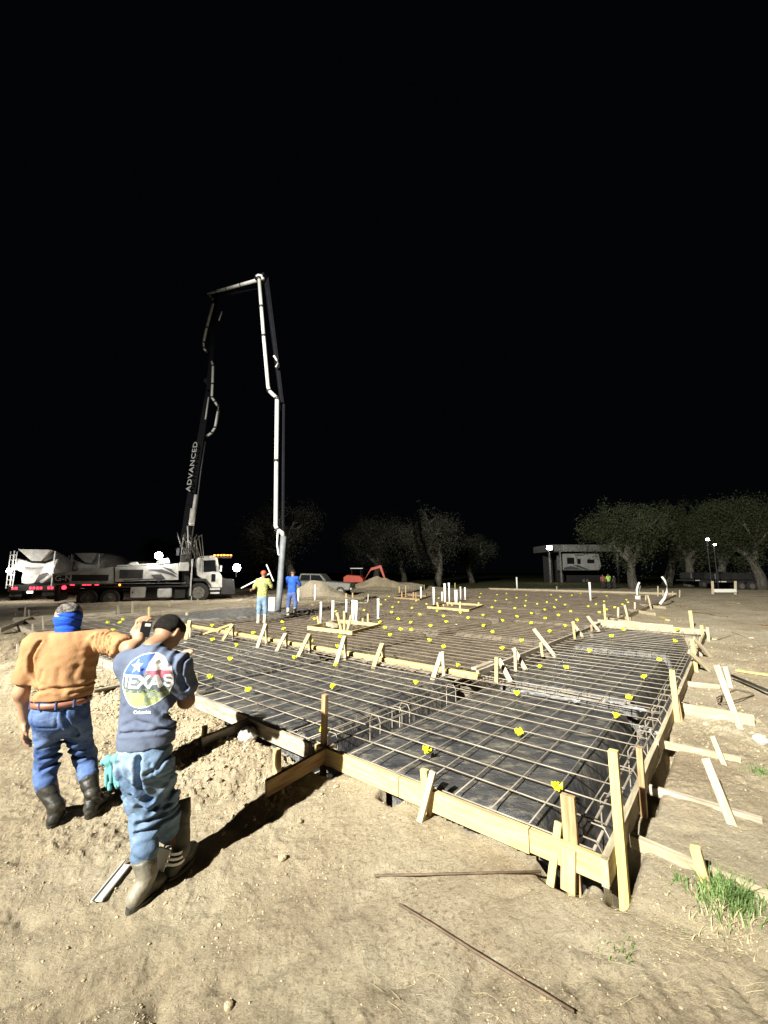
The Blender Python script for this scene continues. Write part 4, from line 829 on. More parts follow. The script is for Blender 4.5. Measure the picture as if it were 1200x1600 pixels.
def jeans(root, org, fwd, pel, kn, bt, m, wr=.185, thigh=.105, h=.009, kr=.085, cr=.082, gr=None):
    j = Body(fwd); r = Vector((fwd.y, -fwd.x, 0)); j.cap(pel + Vector((0, 0, .015)), pel - Vector((0, 0, .09)), wr, wr * 1.0, 1.3, .06)
    for i, s in ((0, -1), (1, 1)):
        hp = pel + r * s * (wr * .46) - Vector((0, 0, .1)); j.ball(hp - fwd * .028 + Vector((0, 0, .02)), wr * .56, 1, .05); j.cap(hp, kn[i], thigh * 1.12, kr, 1, .05); j.cap(kn[i], bt[i] + (kn[i] - bt[i]) * .15, kr, cr, 1, .05)
    zb = min(bt[0].z, bt[1].z)
    def dsp(X): 
        low = np.clip(1.25 - (X[:, 2] - zb) * 2.2, .25, 1.2); return foldfn(.012, 5, [(.35, .2, 1, 46, .6), (-.6, .3, 1, 62, .45)])(X) * low + foldfn(.006, 5, [(1, 0, .7, 50, .5)])(X) + (gr(X) if gr else 0)
    j.disp = dsp; j.cuts = [(tuple(pel + Vector((0, 0, .045))), (0, 0, 1))]; return j.mesh('jeans', h, m, root, org)
jeans(p1, O1, f1, pel, (knL, knR), (btL, btR), M['denim'], .166, .088, kr=.070, cr=.069, gr=grooves([([(98, 1110), (100, 1140), (98, 1160)], 1.4, 1), ([(56, 1112), (60, 1136), (86, 1138), (92, 1112)], .5, .6), ([(112, 1112), (116, 1138), (140, 1134), (142, 1108)], .5, .6), ([(50, 1212), (66, 1204), (90, 1208)], 1.3, 1), ([(52, 1194), (70, 1190), (94, 1192)], 1, 1), ([(112, 1196), (130, 1188), (154, 1190)], 1.3, 1), ([(112, 1182), (132, 1174), (152, 1172)], 1, 1), ([(52, 1176), (66, 1170), (90, 1176)], .8, 1), ([(118, 1166), (136, 1162), (152, 1156)], .8, 1)], depth=.015, Y=3.25))
def ring_band(name, c, fwd, a_, b_, z0, z1, m, root, org, t=.006, arc=None):
    r = Vector((fwd.y, -fwd.x, 0)); bb = B(); n = 40; rg = []
    for (z, o_) in ((z0, 0), (z1, 0), (z1, t), (z0, t)): rg.append([Vector(c) - Vector(org) + r * (a_ + o_) * math.cos(i / n * 6.283) + fwd * (b_ + o_) * math.sin(i / n * 6.283) + Vector((0, 0, z)) for i in range(n)])
    rg.append(rg[0]); bb.loft(rg, cap=False); return bb.out(name, m, root, True)
bl = ring_band('belt', pel, f1, .190, .152, -.028, .010, M['belt'], p1, O1)
for a in (-2.75, -2.15, -1.57, -1.0, -.4):
    c_ = pel + r1 * .194 * math.cos(a) + f1 * .158 * math.sin(a) - O1; B().tube([c_ + Vector((0, 0, -.035)), c_ + Vector((0, 0, .016))], .006, 6).out('belt_loop', M['denim'], p1)
boots(p1, O1, [(hL, az1 - .05, anL, btL, .062, None, False), (hR, az1 + .25, anR, btR, .066, None, False)], M['boot'])
gt = Body(f1); gt.cap(hd + Vector((0, 0, -.0)) - f1 * .012, neck - Vector((0, 0, .02)), .088, .077, 1, .02); gt.ball(hd + f1 * .03, .088, 1, .02); gt.ball(hd - f1 * .02 + Vector((0, 0, .012)), .087, 1, .02); gt.cuts = [(tuple(hd + Vector((0, 0, .078))), (.0, -.1, .99)), (tuple(neck - Vector((0, 0, .03))), (0, 0, -1))]
gt.disp = foldfn(.004, 9, [(.2, .1, 1, 95, .7)]); gt.mesh('neck_gaiter', .006, M['gaiter'], p1, O1)
hr = Body(f1); hr.cap(hd + Vector((0, 0, .04)) - f1 * .02, hd + Vector((0, 0, .042)) + f1 * .02, .085, .08, 1, .02); hr.cuts = [(tuple(hd + Vector((0, 0, .07))), (0, .2, -.98))]; hr.disp = lambda X: .012 * vn3(X, 70, 2) + .006 * vn3(X, 140, 6); hr.mesh('hair', .006, M['grey_hair'], p1, O1)
# the phone he holds up
ph = wrR + Vector((.035, .0, .075)); o = B().box(-.036, .036, -.006, .006, -.06, .06).out('phone', M['black_plastic'], None, bevel=.004, loc=ph); o.rotation_euler = (.1, .15, .5); tag(o, 'black phone held up in the raised hand of the man in orange', 'phone')
o2 = B().box(-.02, .02, -.003, 0, -.012, .012).out('camera_bump', M['cloud_steel'], o, bevel=.002, loc=(.01, -.008, .035))

# ---- man in the navy Texas shirt, head bowed
az2 = math.radians(2); f2 = Vector((math.sin(az2), math.cos(az2), 0)); r2 = Vector((f2.y, -f2.x, 0))
gL = P(208, 1424, 0); gR = P(268, 1378, 0); gL.z = g(gL.x, gL.y) - .005; gR.z = g(gR.x, gR.y) - .005; O2 = gL.copy()
pel2 = D(228, 1158, 2.68); chest2 = D(237, 1062, 2.72); neck2 = D(240, 1004, 2.76); hd2 = D(262, 990, 2.86)
sL2 = chest2 - r2 * .165 + Vector((0, 0, .10)); sR2 = chest2 + r2 * .165 + Vector((0, 0, .09)); eL2 = chest2 - r2 * .17 + f2 * .16 - Vector((0, 0, .12)); wL2 = chest2 - r2 * .02 + f2 * .36 + Vector((0, 0, -.02)); eR2 = D(291, 1094, 2.80); wR2 = chest2 - r2 * .0 + f2 * .3 + Vector((0, 0, -.1))
kL2 = D(226, 1285, 2.70); kR2 = D(262, 1288, 2.84); bL2 = D(226, 1338, 2.62); bR2 = D(281, 1266, 2.90); aL2 = gL + Vector((.03, .06, .12)); aR2 = gR + Vector((.02, .06, .13))
b = Body(f2); L2 = head_into(b, hd2, rot2(f2, math.radians(16)), .72)
b.cap(hd2 - f2 * .03 - Vector((0, 0, .02)), neck2 - f2 * .01 - Vector((0, 0, .03)), .055, .062, k=.035); b.cap(pel2 + Vector((0, 0, .05)), chest2, .085, .11, 1.3, .05); b.cap(sL2, eL2, .045, .042); b.cap(eL2, wL2, .041, .03); b.cap(sR2, eR2, .047, .044); b.cap(eR2, wR2, .044, .03)
for (h_, k_, a_) in ((pel2 - r2 * .07 - Vector((0, 0, .05)), kL2, aL2), (pel2 + r2 * .07 - Vector((0, 0, .05)), kR2, aR2)): b.cap(h_, k_, .055, .045); b.cap(k_, a_, .045, .035)
hand_into(b, wL2, f2 * .6 + Vector((0, 0, .7)), r2, -f2 * .3 + r2 * .6, 1, .8); hand_into(b, wR2, f2 * .6 + Vector((0, 0, .7)), -r2, -f2 * .3 - r2 * .6, 1, .8)
p2 = b.mesh('person', .0085, M['skin'], None, O2); tag(p2, 'man with bowed head in navy shirt with round Texas print and muddy rubber boots', 'person')
s_ = Body(f2); hem2 = pel2 - Vector((0, 0, .02)); s_.cap(pel2 + Vector((0, 0, .02)), chest2, .168, .168, 1.42, .08); s_.cap(chest2, chest2 + Vector((0, 0, .08)), .15, .105, 1.3, .07); s_.cap(sL2, sR2, .066, .064, 1, .07)
s_.cap(sL2, sL2.lerp(eL2, .8), .07, .07, 1, .05); s_.cap(sR2, sR2.lerp(eR2, .82), .071, .073, 1, .04); s_.ball(neck2 - f2 * .015 - Vector((0, 0, .045)), .075, 1, .05)
_g2 = grooves([([(214, 1052), (220, 1078), (231, 1106), (250, 1132), (272, 1150)], 1.1, .9), ([(238, 1040), (242, 1068), (250, 1092), (264, 1120), (274, 1138)], 1.1, 1), ([(258, 1012), (256, 1034), (262, 1060), (270, 1088)], 1., 1), ([(279, 1026), (270, 1042), (268, 1064), (272, 1086)], 1.2, .8), ([(180, 1152), (205, 1147), (240, 1146), (276, 1150)], .9, .8), ([(186, 1138), (205, 1130), (225, 1134), (245, 1146)], .6, 1), ([(186, 1110), (200, 1124), (226, 1138)], .5, 1.2), ([(266, 1010), (262, 1030), (255, 1046)], .6, 1.2), ([(248, 1128), (262, 1142), (276, 1146)], .8, .9), ([(228, 1004), (229, 1020), (226, 1034)], .5, 1.), ([(190, 1060), (184, 1085), (190, 1105)], .5, 1.2)], depth=.016, Y=2.55)
_f2 = foldfn(.005, 4, [(1.0, .2, .62, 38, .6), (.1, .1, 1, 46, .3)]); s_.disp = lambda X: _g2(X) + _f2(X)
d2l = (eL2 - sL2).normalized(); d2r = (eR2 - sR2).normalized(); s_.cuts = [(tuple(hem2), (.12, 0, -.99)), (tuple(neck2 + Vector((0, 0, .012))), (0, -.25, .97))]
sh2 = shirt(s_, 'shirt', .008, M['navy_shirt'], p2, O2, [(sL2.lerp(eL2, .85), d2l, .1), (sR2.lerp(eR2, .80), d2r, .1)])
jn2 = jeans(p2, O2, f2, pel2 - Vector((0, 0, .02)), (kL2, kR2), (bL2, bR2 - Vector((0.03, 0.02, .12))), M['light_denim'], .138, .088, .008, .07, .072, grooves([([(180, 1196), (186, 1222), (206, 1240), (214, 1244)], 1, 1.2), ([(214, 1188), (214, 1216), (212, 1244), (222, 1262)], 2.2, 1.2), ([(268, 1210), (258, 1238), (238, 1266), (222, 1284)], 1.3, 1.1), ([(258, 1240), (246, 1262), (230, 1290)], .9, 1), ([(250, 1188), (240, 1206), (226, 1212)], .8, 1), ([(204, 1300), (224, 1294), (248, 1300)], 1.2, 1), ([(204, 1312), (226, 1312), (250, 1306)], 1.2, 1), ([(205, 1270), (218, 1284), (240, 1284)], .9, 1), ([(198, 1250), (208, 1262), (226, 1262)], .9, .9), ([(232, 1196), (236, 1222), (262, 1222), (266, 1196)], .5, .6)], depth=.016, Y=2.55))
boots(p2, O2, [(gL, math.radians(14), aL2, bL2, .066, None, False), (gR, math.radians(5), aR2, bR2, .062, None, True)], M['grey_boot'])
hb = Body(f2); hb.cap(L2(0, -.028, .038), L2(0, .033, .043), .081, .077, 1, .02); hb.ball(L2(0, -.045, .0), .066, 1, .02); hb.disp = lambda X: .006 * vn3(X, 110, 2) + .010 * np.clip((hd2.z + .02 - X[:, 2]) / .06, 0, 1)
nrm = (L2(0, 1, -1.3) - L2(0, 0, 0)).normalized(); hb.cuts = [(tuple(L2(0, .0, -.012)), tuple((L2(0, .06, -1) - L2(0, 0, 0)).normalized())), (tuple(L2(0, .078, .03)), tuple((L2(0, 1, -.4) - L2(0, 0, 0)).normalized()))]; hb.mesh('hair', .005, M['hair'], p2, O2)
# stripes on the far boot and the grey knee patch between the boots
for i in range(3):
    c_ = gR.lerp(bR2, .16 + .075 * i) + Vector((0, 0, .05)) - O2; rg = B(); n = 16; rg.loft([[c_ + Vector((math.cos(k / n * 6.283) * rr_, math.sin(k / n * 6.283) * rr_, z_ - .012 * math.cos(k / n * 6.283))) for k in range(n)] for (z_, rr_) in ((-.007, .064), (.007, .064), (.007, .058), (-.007, .058))], cap=False); rg.out('boot_stripe', M['white_print'], p2)
# teal glove hanging from the left pocket
gl = Body(f2); q0 = D(176, 1190, 2.60)
for i, (dx, dz, l) in enumerate([(-.02, 0, .13), (.0, .01, .15), (.02, .0, .14), (.035, -.01, .11), (-.035, .02, .08)]):
    gl.cap(q0 + Vector((dx, 0, dz)), q0 + Vector((dx * 1.3 + .004 * i, -.012 * (i % 2), dz - l)), .0125, .0095, 1, .005)
gl.cap(q0 + Vector((.02, 0, .02)), q0 + Vector((-.05, 0, .0)), .022, .018, 1, .02); gl.disp = foldfn(.005, 12, [(1, .2, .5, 110, .8)])
tag(gl.mesh('glove', .004, M['teal'], None, tuple(q0)), 'teal rubber gloves hanging from the back pocket of the bowed man', 'gloves')
# print on the back of the shirt
bm_ = bmesh.new(); bm_.from_mesh(sh2.data); bvh = BVHTree.FromBMesh(bm_); bm_.free()
def on_back(a, c, lift=.002):
    o_ = pc + r2 * a + Vector((0, 0, c)) - f2 * .6 - O2; h = bvh.ray_cast(o_, f2); return (h[0] - f2 * lift) if h[0] else None
pc = D(229, 1062, 2.62); pc = Vector((pc.x, pc.y, pc.z)); R0 = .152
def seg(x, y, pts_):
    d = 9 * np.ones_like(x)
    for (a, b_) in zip(pts_[:-1], pts_[1:]):
        ax_, ay = a; bx, by = b_; l2 = (bx - ax_) ** 2 + (by - ay) ** 2 + 1e-9; t = np.clip(((x - ax_) * (bx - ax_) + (y - ay) * (by - ay)) / l2, 0, 1); d = np.minimum(d, np.hypot(x - ax_ - t * (bx - ax_), y - ay - t * (by - ay)))
    return d
LET = {'T': [[(0, 1), (1, 1)], [(.5, 1), (.5, 0)]], 'E': [[(1, 1), (0, 1), (0, 0), (1, 0)], [(0, .52), (.8, .52)]], 'X': [[(0, 1), (1, 0)], [(1, 1), (0, 0)]], 'A': [[(0, 0), (.5, 1), (1, 0)], [(.22, .35), (.78, .35)]], 'S': [[(1, .82), (.8, 1), (.25, 1), (.05, .8), (.1, .62), (.9, .4), (.97, .2), (.75, 0), (.2, 0), (0, .18)]]}
def star(x, y, cx, cy, R_):
    a = np.arctan2(x - cx, y - cy - 0) + .12; r = np.hypot(x - cx, y - cy); k = np.mod(a, 2 * np.pi / 5); k = np.minimum(k, 2 * np.pi / 5 - k); p = np.array([0, R_]); q = R_ * .4; xx = r * np.sin(k); yy = r * np.cos(k)
    ex, ey = q * math.sin(math.pi / 5), q * math.cos(math.pi / 5) - R_; return (xx * ey - (yy - R_) * ex) > 0
def build_print():
    n = 170; A, C_ = np.meshgrid(np.linspace(-R0, R0, n), np.linspace(-R0, R0, n), indexing='ij'); V = []; idx = -np.ones((n, n), int)
    for i in range(n):
        for j in range(n):
            if A[i, j] ** 2 + (C_[i, j] / 1.04) ** 2 > (R0 * 1.03) ** 2: continue
            h = on_back(A[i, j], C_[i, j])
            if h: idx[i, j] = len(V); V.append(h)
    a = (A[:-1, :-1] + A[1:, 1:]) / 2 / R0; c = (C_[:-1, :-1] + C_[1:, 1:]) / 2 / R0; q = np.stack([idx[:-1, :-1], idx[1:, :-1], idx[1:, 1:], idx[:-1, 1:]], -1)
    rr_ = np.hypot(a, c); mt = np.zeros(a.shape, int) - 1
    hill = .08 + .22 * np.exp(-((a - .0) / .22) ** 2) + .1 * vn(a * 7, a * 0, 3); mt[(rr_ < 1) & (c > hill) & (a < .06 + .25 * (c - .6))] = 1; mt[(rr_ < 1) & (c > hill) & (a >= .06 + .25 * (c - .6))] = 0
    mt[(mt == 0) & (c < .36) & (c > .02)] = 2; mt[(rr_ < 1) & (c <= hill)] = 3; fo = fbm(a * 3, c * 5, 2, 3, 5); mt[(rr_ < 1) & (c <= hill) & (fo > .12)] = 4; mt[(rr_ < 1) & (c < -.45) & (fo < .12)] = 5
    mt[(rr_ < 1) & (c < -.3) & (vn(a * 22, c * 22, 3) > .2)] = 5
    mt[star(a, c, -.42, .52, .27) & (rr_ < 1)] = 0
    x0 = -.95
    for ch, w_ in zip('TEXAS', (.30, .30, .36, .36, .32)):
        xx = (a - x0) / w_; yy = (c + .24) / .40; d = 9 * np.ones_like(a)
        for st_ in LET[ch]: d = np.minimum(d, seg((a - x0), (c + .24), [(p[0] * w_, p[1] * .40) for p in st_]))
        mt[(d < .11) & (rr_ < 1.0) & (mt > 2)] = 3; mt[(d < .052) & (rr_ < 1.02)] = 0; x0 += w_ + .075
    mt[(rr_ > .965) & (rr_ < 1.0)] = 0
    ok = (q.min(-1) >= 0) & (mt >= 0); me = np_mesh('shirt_print', np.array([tuple(v) for v in V]), q[ok], True)
    for nm, cc in (('print_white', (.50, .50, .48)), ('print_blue', (.035, .085, .28)), ('print_red', (.28, .07, .10)), ('print_grey', (.07, .09, .10)), ('print_sage', (.17, .20, .17)), ('print_lime', (.27, .32, .11))): me.materials.append(mat(nm, cc, None, rough=.8))
    me.polygons.foreach_set('material_index', mt[ok].astype(np.int32)); o = link('shirt_print', me, None, p2); return o
build_print()
def text_mesh(txt, size, sp=1.):
    cu = bpy.data.curves.new('lettering', 'FONT'); cu.body = txt; cu.size = size; cu.align_x = 'CENTER'; cu.align_y = 'CENTER'; cu.space_character = sp; cu.resolution_u = 2; cu.offset = size * .012
    o = bpy.data.objects.new('t', cu); COL.objects.link(o); dg_ = bpy.context.evaluated_depsgraph_get(); me = bpy.data.meshes.new_from_object(o.evaluated_get(dg_)); bpy.data.objects.remove(o); me.materials.clear(); return me
me = text_mesh('Columbia', .026)
for v in me.vertices:
    h = on_back(v.co.x + .012, v.co.y - R0 - .022, .0025); v.co = h if h else (pc - O2)
link('shirt_lettering', me, M['white_print'], p2)
# pale folded channel strip by his boots
q = P(152, 1408, .02); q2 = P(197, 1352, .03); o = board('metal_strip', q, q2, .055, .012, M['cloud_steel'], 'pale folded metal strip lying behind the bowed man\'s left boot', 'metal strip'); c_ = B().tube([(-.15, .024, .01), (.16, .024, .01)], .006, 6).out('strip_lip', M['cloud_steel'], o)
q = D(246, 1362, 2.74); q3 = D(258, 1325, 2.76); board('grey_flap', q, q3, .075, .012, M['cloud_steel'], 'light grey pad showing between the two boots of the bowed man', 'pad', up=Vector((0, -1, .2)))

# ---- two men on the mesh, far off
M['yellow_shirt'] = mat('yellow_shirt', (.40, .40, .12), (.13, .15, .06), 22, .85, lo=.5, hi=.56); M['blue_shirt'] = cloth('blue_shirt', (.015, .06, .36), (.03, .10, .46)); M['sky_jeans'] = cloth('sky_jeans', (.11, .18, .28), (.19, .28, .38)); M['mud'] = mat('mud', (.36, .33, .25), (.46, .43, .35), 8, .9); M['red_cap'] = mat('red_cap', (.62, .07, .03), None, rough=.5)
M['blue_jeans'] = cloth('blue_jeans', (.05, .08, .22), (.09, .13, .3)); M['lime_vest'] = mat('lime_vest', (.30, .55, .08), None, rough=.8); M['maroon'] = mat('maroon', (.22, .07, .06), None, rough=.9); M['dark_cloth'] = mat('dark_cloth', (.02, .02, .025), None, rough=.9)
def far_man(px, yfoot, ytop, face, arms, mats, label, z0=.2, h=.018, hat=None, stride=.1, feet=None):
    base = P(px, yfoot, z0); Ht = D(px, ytop, base.y).z - z0; k = Ht / 1.75; az = math.radians(face); f = Vector((math.sin(az), math.cos(az), 0)); r = Vector((f.y, -f.x, 0)); up = Vector((0, 0, 1))
    L_ = lambda x, y, z: base + r * x * k + f * y * k + up * z * k
    hip = L_(0, 0, .93); ch = L_(0, .02, 1.28); nk = L_(0, .03, 1.48); hdc = L_(0, .05, 1.62); fl = [L_(-stride, 0, .08), L_(stride, .03, .08)]; kn = [L_(-stride * 1.05, .03, .5), L_(stride * 1.05, .05, .5)]
    b = Body(f); head_into(b, hdc, f, .15, k); b.cap(hdc - up * .05, nk - up * .06, .055 * k, .06 * k); b.cap(hip, ch, .11 * k, .12 * k, 1.3)
    for i, s in ((0, -1), (1, 1)):
        sh = L_(s * .18, .01, 1.40); el = L_(*arms[i][0]); wr = L_(*arms[i][1]); b.cap(sh, el, .046 * k, .04 * k); b.cap(el, wr, .038 * k, .028 * k); hand_into(b, wr, (wr - el), up, r, k, .9, .012); b.cap(hip + r * s * .08, kn[i], .065 * k, .05 * k); b.cap(kn[i], fl[i], .045 * k, .035 * k)
    ro = b.mesh('person', h, M['skin'], None, base); tag(ro, label, 'person', None)
    s_ = Body(f); s_.cap(L_(0, 0, .90), ch, .165 * k, .165 * k, 1.4, .06); s_.cap(L_(-.17, .01, 1.41), L_(.17, .01, 1.41), .068 * k, .068 * k, 1, .06)
    for i, s in ((0, -1), (1, 1)): sh = L_(s * .18, .01, 1.40); el = L_(*arms[i][0]); s_.cap(sh, sh.lerp(el, .8), .072 * k, .07 * k, 1, .04)
    s_.disp = foldfn(.008, 4, [(.4, .2, 1, 24, .6)]); s_.cuts = [(tuple(L_(0, 0, .84)), (0, 0, -1)), (tuple(nk + up * .0), (0, 0, 1))]; s_.mesh('shirt', h, M[mats[0]], ro, base)
    j = Body(f); j.cap(hip, L_(0, 0, .86), .15 * k, .15 * k, 1.3, .05)
    for i, s in ((0, -1), (1, 1)): j.cap(L_(s * .08, 0, .84), kn[i], .095 * k, .075 * k, 1, .04); j.cap(kn[i], kn[i].lerp(fl[i], .35), .075 * k, .07 * k, 1, .04)
    j.disp = foldfn(.008, 4, [(.4, .2, 1, 30, .6)]); j.cuts = [(tuple(L_(0, 0, 1.0)), (0, 0, 1))]; j.mesh('jeans', h, M[mats[1]], ro, base)
    for i in (0, 1):
        bo = Body(f); a = kn[i].lerp(fl[i], .2); bo.cap(a, fl[i], .062 * k, .052 * k); bo.cap(fl[i] - up * .03 * k, fl[i] - up * .035 * k + f * .15 * k, .05 * k, .045 * k); bo.cuts = [(tuple(a), (0, 0, 1)), (tuple(base), (0, 0, -1))]; bo.mesh('boot', h, M[mats[2]], ro, base)
    hb = Body(f); hb.cap(hdc + up * .04 * k - f * .02 * k, hdc + up * .045 * k + f * .03 * k, .088 * k, .082 * k)
    if hat: hb.cap(hdc + up * .03 * k + f * .08 * k, hdc + up * .02 * k + f * .14 * k, .05 * k, .045 * k, 1, .01)
    hb.cuts = [(tuple(hdc + up * .02 * k), (0, 0, -1))]; hb.mesh('hard_hat' if hat else 'hair', h * .8, M[hat or 'hair'], ro, base); return ro, L_
ym, LY = far_man(408, 975, 891, 2, [((-.3, -.02, 1.14), (-.42, .12, 1.1)), ((.27, .12, 1.18), (.12, .28, 1.38))], ('yellow_shirt', 'sky_jeans', 'mud'), 'man in yellow patterned shirt and red cap carrying a long T-shaped rake on his shoulder', hat='red_cap')
bmn, LB = far_man(455, 963, 889, 8, [((-.26, .18, 1.2), (-.3, .38, 1.5)), ((.24, .2, 1.12), (.05, .34, 1.25))], ('blue_shirt', 'blue_jeans', 'mud'), 'man in blue shirt and jeans guiding the hanging pump hose', stride=.13)
wy = LY(0, 0, 0).y
a = D(377, 919, wy + .12); b_ = D(422, 896, wy + .1); c_ = D(417, 882, wy + .1); d_ = D(428, 908, wy + .1)
rk = empty('concrete_rake', a, 'long handled T-shaped concrete rake over the shoulder of the man in yellow', 'rake')
B().tube([a - a, b_ - a], .022, 8).out('handle', M['pvc'], rk, True); o = board('head', c_, d_, .03, .12, M['pvc'], parent=rk, up=Vector((0, 1, 0))); o.matrix_parent_inverse = Matrix.Translation(-a)
tag(B().box(-.12, .12, -.03, .03, 0, .62).out('white_board', M['pvc'], None, bevel=.01, loc=P(424, 958, .2)), 'white foam board standing on edge right of the man in yellow', 'board')
far_man(952, 921, 896, 0, [((-.24, .05, 1.15), (-.24, .15, .9)), ((.24, .05, 1.15), (.24, .15, .9))], ('lime_vest', 'dark_cloth', 'dark_cloth'), 'distant man in a lime safety vest standing under the trees', z0=g(34, 60) if False else .1, h=.03)
far_man(943, 920, 897, 20, [((-.24, .05, 1.15), (-.24, .15, .9)), ((.24, .05, 1.15), (.24, .15, .9))], ('maroon', 'dark_cloth', 'dark_cloth'), 'distant man in a dull red shirt beside the one in the lime vest', z0=.1, h=.03)
far_man(961, 921, 899, -20, [((-.24, .05, 1.15), (-.24, .15, .9)), ((.24, .05, 1.15), (.24, .15, .9))], ('dark_cloth', 'dark_cloth', 'dark_cloth'), 'distant dark clothed man right of the lime vest', z0=.1, h=.03)
# ------------------------------------------------------------ vehicles
M['truck_white'] = mat('truck_white', (.42, .42, .40), (.55, .55, .52), 2.5, .45, 0, .1, 8, c3=(.34, .31, .26), s3=3); M['truck_black'] = mat('truck_black', (.012, .012, .013), (.03, .028, .026), 3, .5); M['tyre'] = mat('tyre', (.015, .014, .013), (.03, .028, .024), 6, .9); M['rim'] = mat('rim', (.10, .095, .085), (.24, .22, .2), 9, .5, .4)
M['glass'] = mat('glass', (.01, .012, .013), None, rough=.08, spec=.8); M['stripe'] = mat('stripe', (.06, .06, .065), None, rough=.5); M['drum'] = mat('drum', (.22, .22, .21), (.38, .37, .34), 2.5, .6, c3=(.3, .27, .2), s3=2); M['boom'] = mat('boom', (.004, .0045, .007), (.007, .007, .01), 2, .6, spec=.12); M['boom_pipe'] = mat('boom_pipe', (.36, .36, .34), (.5, .5, .47), 1.5, .5)
def lampmat(n, c, e): m = mat(n, c, None, emit=e); return m
M['lamp_white'] = lampmat('lamp_white', (1, .96, .9), 60); M['lamp_red'] = lampmat('lamp_red', (1, .03, .06), 5); M['lamp_orange'] = lampmat('lamp_orange', (1, .22, .03), 8); M['pale_glow'] = lampmat('pale_glow', (1, .85, .8), 2.5)
def point(name, loc, pw, col=(1, .95, .88), r=.06):
    l = bpy.data.lights.new(name, 'POINT'); l.energy = pw; l.color = col; l.shadow_soft_size = r; o = bpy.data.objects.new(name, l); COL.objects.link(o); o.location = loc
TA = D(62, 930, 22.3); TB = D(375, 930, 26.9); TA.z = TB.z = .06; TXd = (TB - TA).normalized(); TYd = Vector((-TXd.y, TXd.x, 0)); TRZ = math.atan2(TXd.y, TXd.x)
def tl(px, py=900, off=0.):
    """pixel on the truck's near side (pushed 'off' metres inward) -> (along, height)"""
    r = ray(px, py); a = TA + TYd * off; den = r[0] * TXd.y - r[1] * TXd.x; t = (a.x * TXd.y - a.y * TXd.x) / den
    p = Vector((r[0] * t, r[1] * t, CAMH + r[2] * t)); return (p - TA).dot(TXd), p.z - .06
truck = empty('pump_truck', TA, 'white concrete pump truck seen from the side with black lettered boom raised', 'pump truck', None, TRZ)
def bx(name, px0, py0, px1, py1, y0, y1, m, parent=None, bev=.02):
    a = tl(px0, py1, y0); b_ = tl(px1, py0, y0); lo_, hi_ = min(a[1], b_[1]), max(a[1], b_[1]); return B().box(a[0], b_[0], y0, y1, lo_, hi_).out(name, M[m], parent or truck, bevel=bev)
def pl(name, pts, y0, y1, m, parent=None, bev=.02): return B().prism([tl(a, b_, y0) for a, b_ in pts], y0, y1).out(name, M[m], parent or truck, bevel=bev)
def wheel(px, py, R_, y0, wd, parent=truck, x=None, z=None, name='wheel'):
    if x is None: x, z = tl(px, py, y0)
    def ringy(y, r, n=28): return [(x + r * math.cos(i / n * 6.283), y, z + r * math.sin(i / n * 6.283)) for i in range(n)]
    t = B().loft([ringy(y0 + .05, R_ * .58), ringy(y0, R_ * .62), ringy(y0, R_ * .9), ringy(y0 + .04, R_), ringy(y0 + wd - .04, R_), ringy(y0 + wd, R_ * .9), ringy(y0 + wd, R_ * .6)]).out(name, M['tyre'], parent)
    r = B().loft([ringy(y0 + .02, R_ * .6), ringy(y0 + .03, R_ * .52), ringy(y0 + .1, R_ * .45), ringy(y0 + .11, R_ * .24), ringy(y0 + .0, R_ * .2), ringy(y0 - .01, R_ * .08)]).out('rim', M['rim'], t); return t
_, zf = tl(310, 926, .05); wheel(310, 926, .60, .0, .4)
for px in (136, 171):
    x_, z_ = tl(px, 935, .0); wheel(px, 935, .50, .0, .5); wheel(0, 0, .50, 1.8, .5, x=x_, z=z_)
x_, z_ = tl(310, 926, 0); wheel(0, 0, .6, 2.0, .4, x=x_, z=z_)
bx('chassis', 88, 917, 366, 925, .55, 1.9, 'truck_black')
pl('rear_deck', [(82, 896), (178, 886), (178, 911), (82, 914)], .02, 2.4, 'truck_white'); bx('deck_opening', 111, 898, 170, 908, .0, .03, 'truck_black', bev=0)
pl('side_panel', [(179.5, 886), (250, 883), (279, 880), (279, 906), (179.5, 909)], .0, 2.4, 'truck_white'); bx('grille', 186, 890, 224, 904, -.03, .01, 'truck_black', bev=0)
pl('top_rail', [(183, 883), (247, 880), (247, 882), (183, 885)], .1, .3, 'truck_white', bev=0); pl('hydraulic_tank', [(200, 884), (203, 879), (214, 878), (217, 883)], .5, 1.4, 'truck_white'); pl('top_tray', [(245, 881), (247, 874), (264, 872), (266, 880)], .7, 1.2, 'truck_white')
for q in ([(232, 890), (252, 889), (270, 896), (278, 903), (262, 897), (246, 893)], [(236, 898), (252, 897), (258, 904), (248, 909), (240, 903)], [(252, 885), (268, 889), (278, 899), (266, 893)], [(193, 906), (258, 903), (258, 905), (193, 908)]): pl('flame_stripe', q, -.012, .0, 'stripe', bev=0)
bx('side_rail', 84, 911, 290, 913, -.05, .2, 'truck_white', bev=0); bx('underdeck', 96, 914, 300, 920, .15, 2.2, 'truck_black')
bx('rear_bumper', 84, 914, 94, 940, .1, 2.3, 'truck_black'); bx('tool_box', 203, 917, 228, 934, .05, .7, 'truck_white'); bx('handle', 206, 924, 208.5, 927, .02, .05, 'truck_black', bev=0); bx('fuel_tank', 245, 919, 269, 934, .0, .7, 'cloud_steel', bev=.06); bx('battery_box', 272, 921, 290, 935, .2, .8, 'truck_black')
bx('outrigger_leg', 296, 873, 302, 931, -.2, .0, 'truck_white'); bx('outrigger_arm', 279, 879, 296, 892, -.15, .1, 'truck_white'); bx('jack', 298, 931, 300, 943, -.13, -.06, 'cloud_steel', bev=0)
bx('turret', 281, 866, 300, 886, .7, 1.9, 'truck_black'); bx('pedestal', 283, 884, 297, 918, .6, 2., 'truck_black')
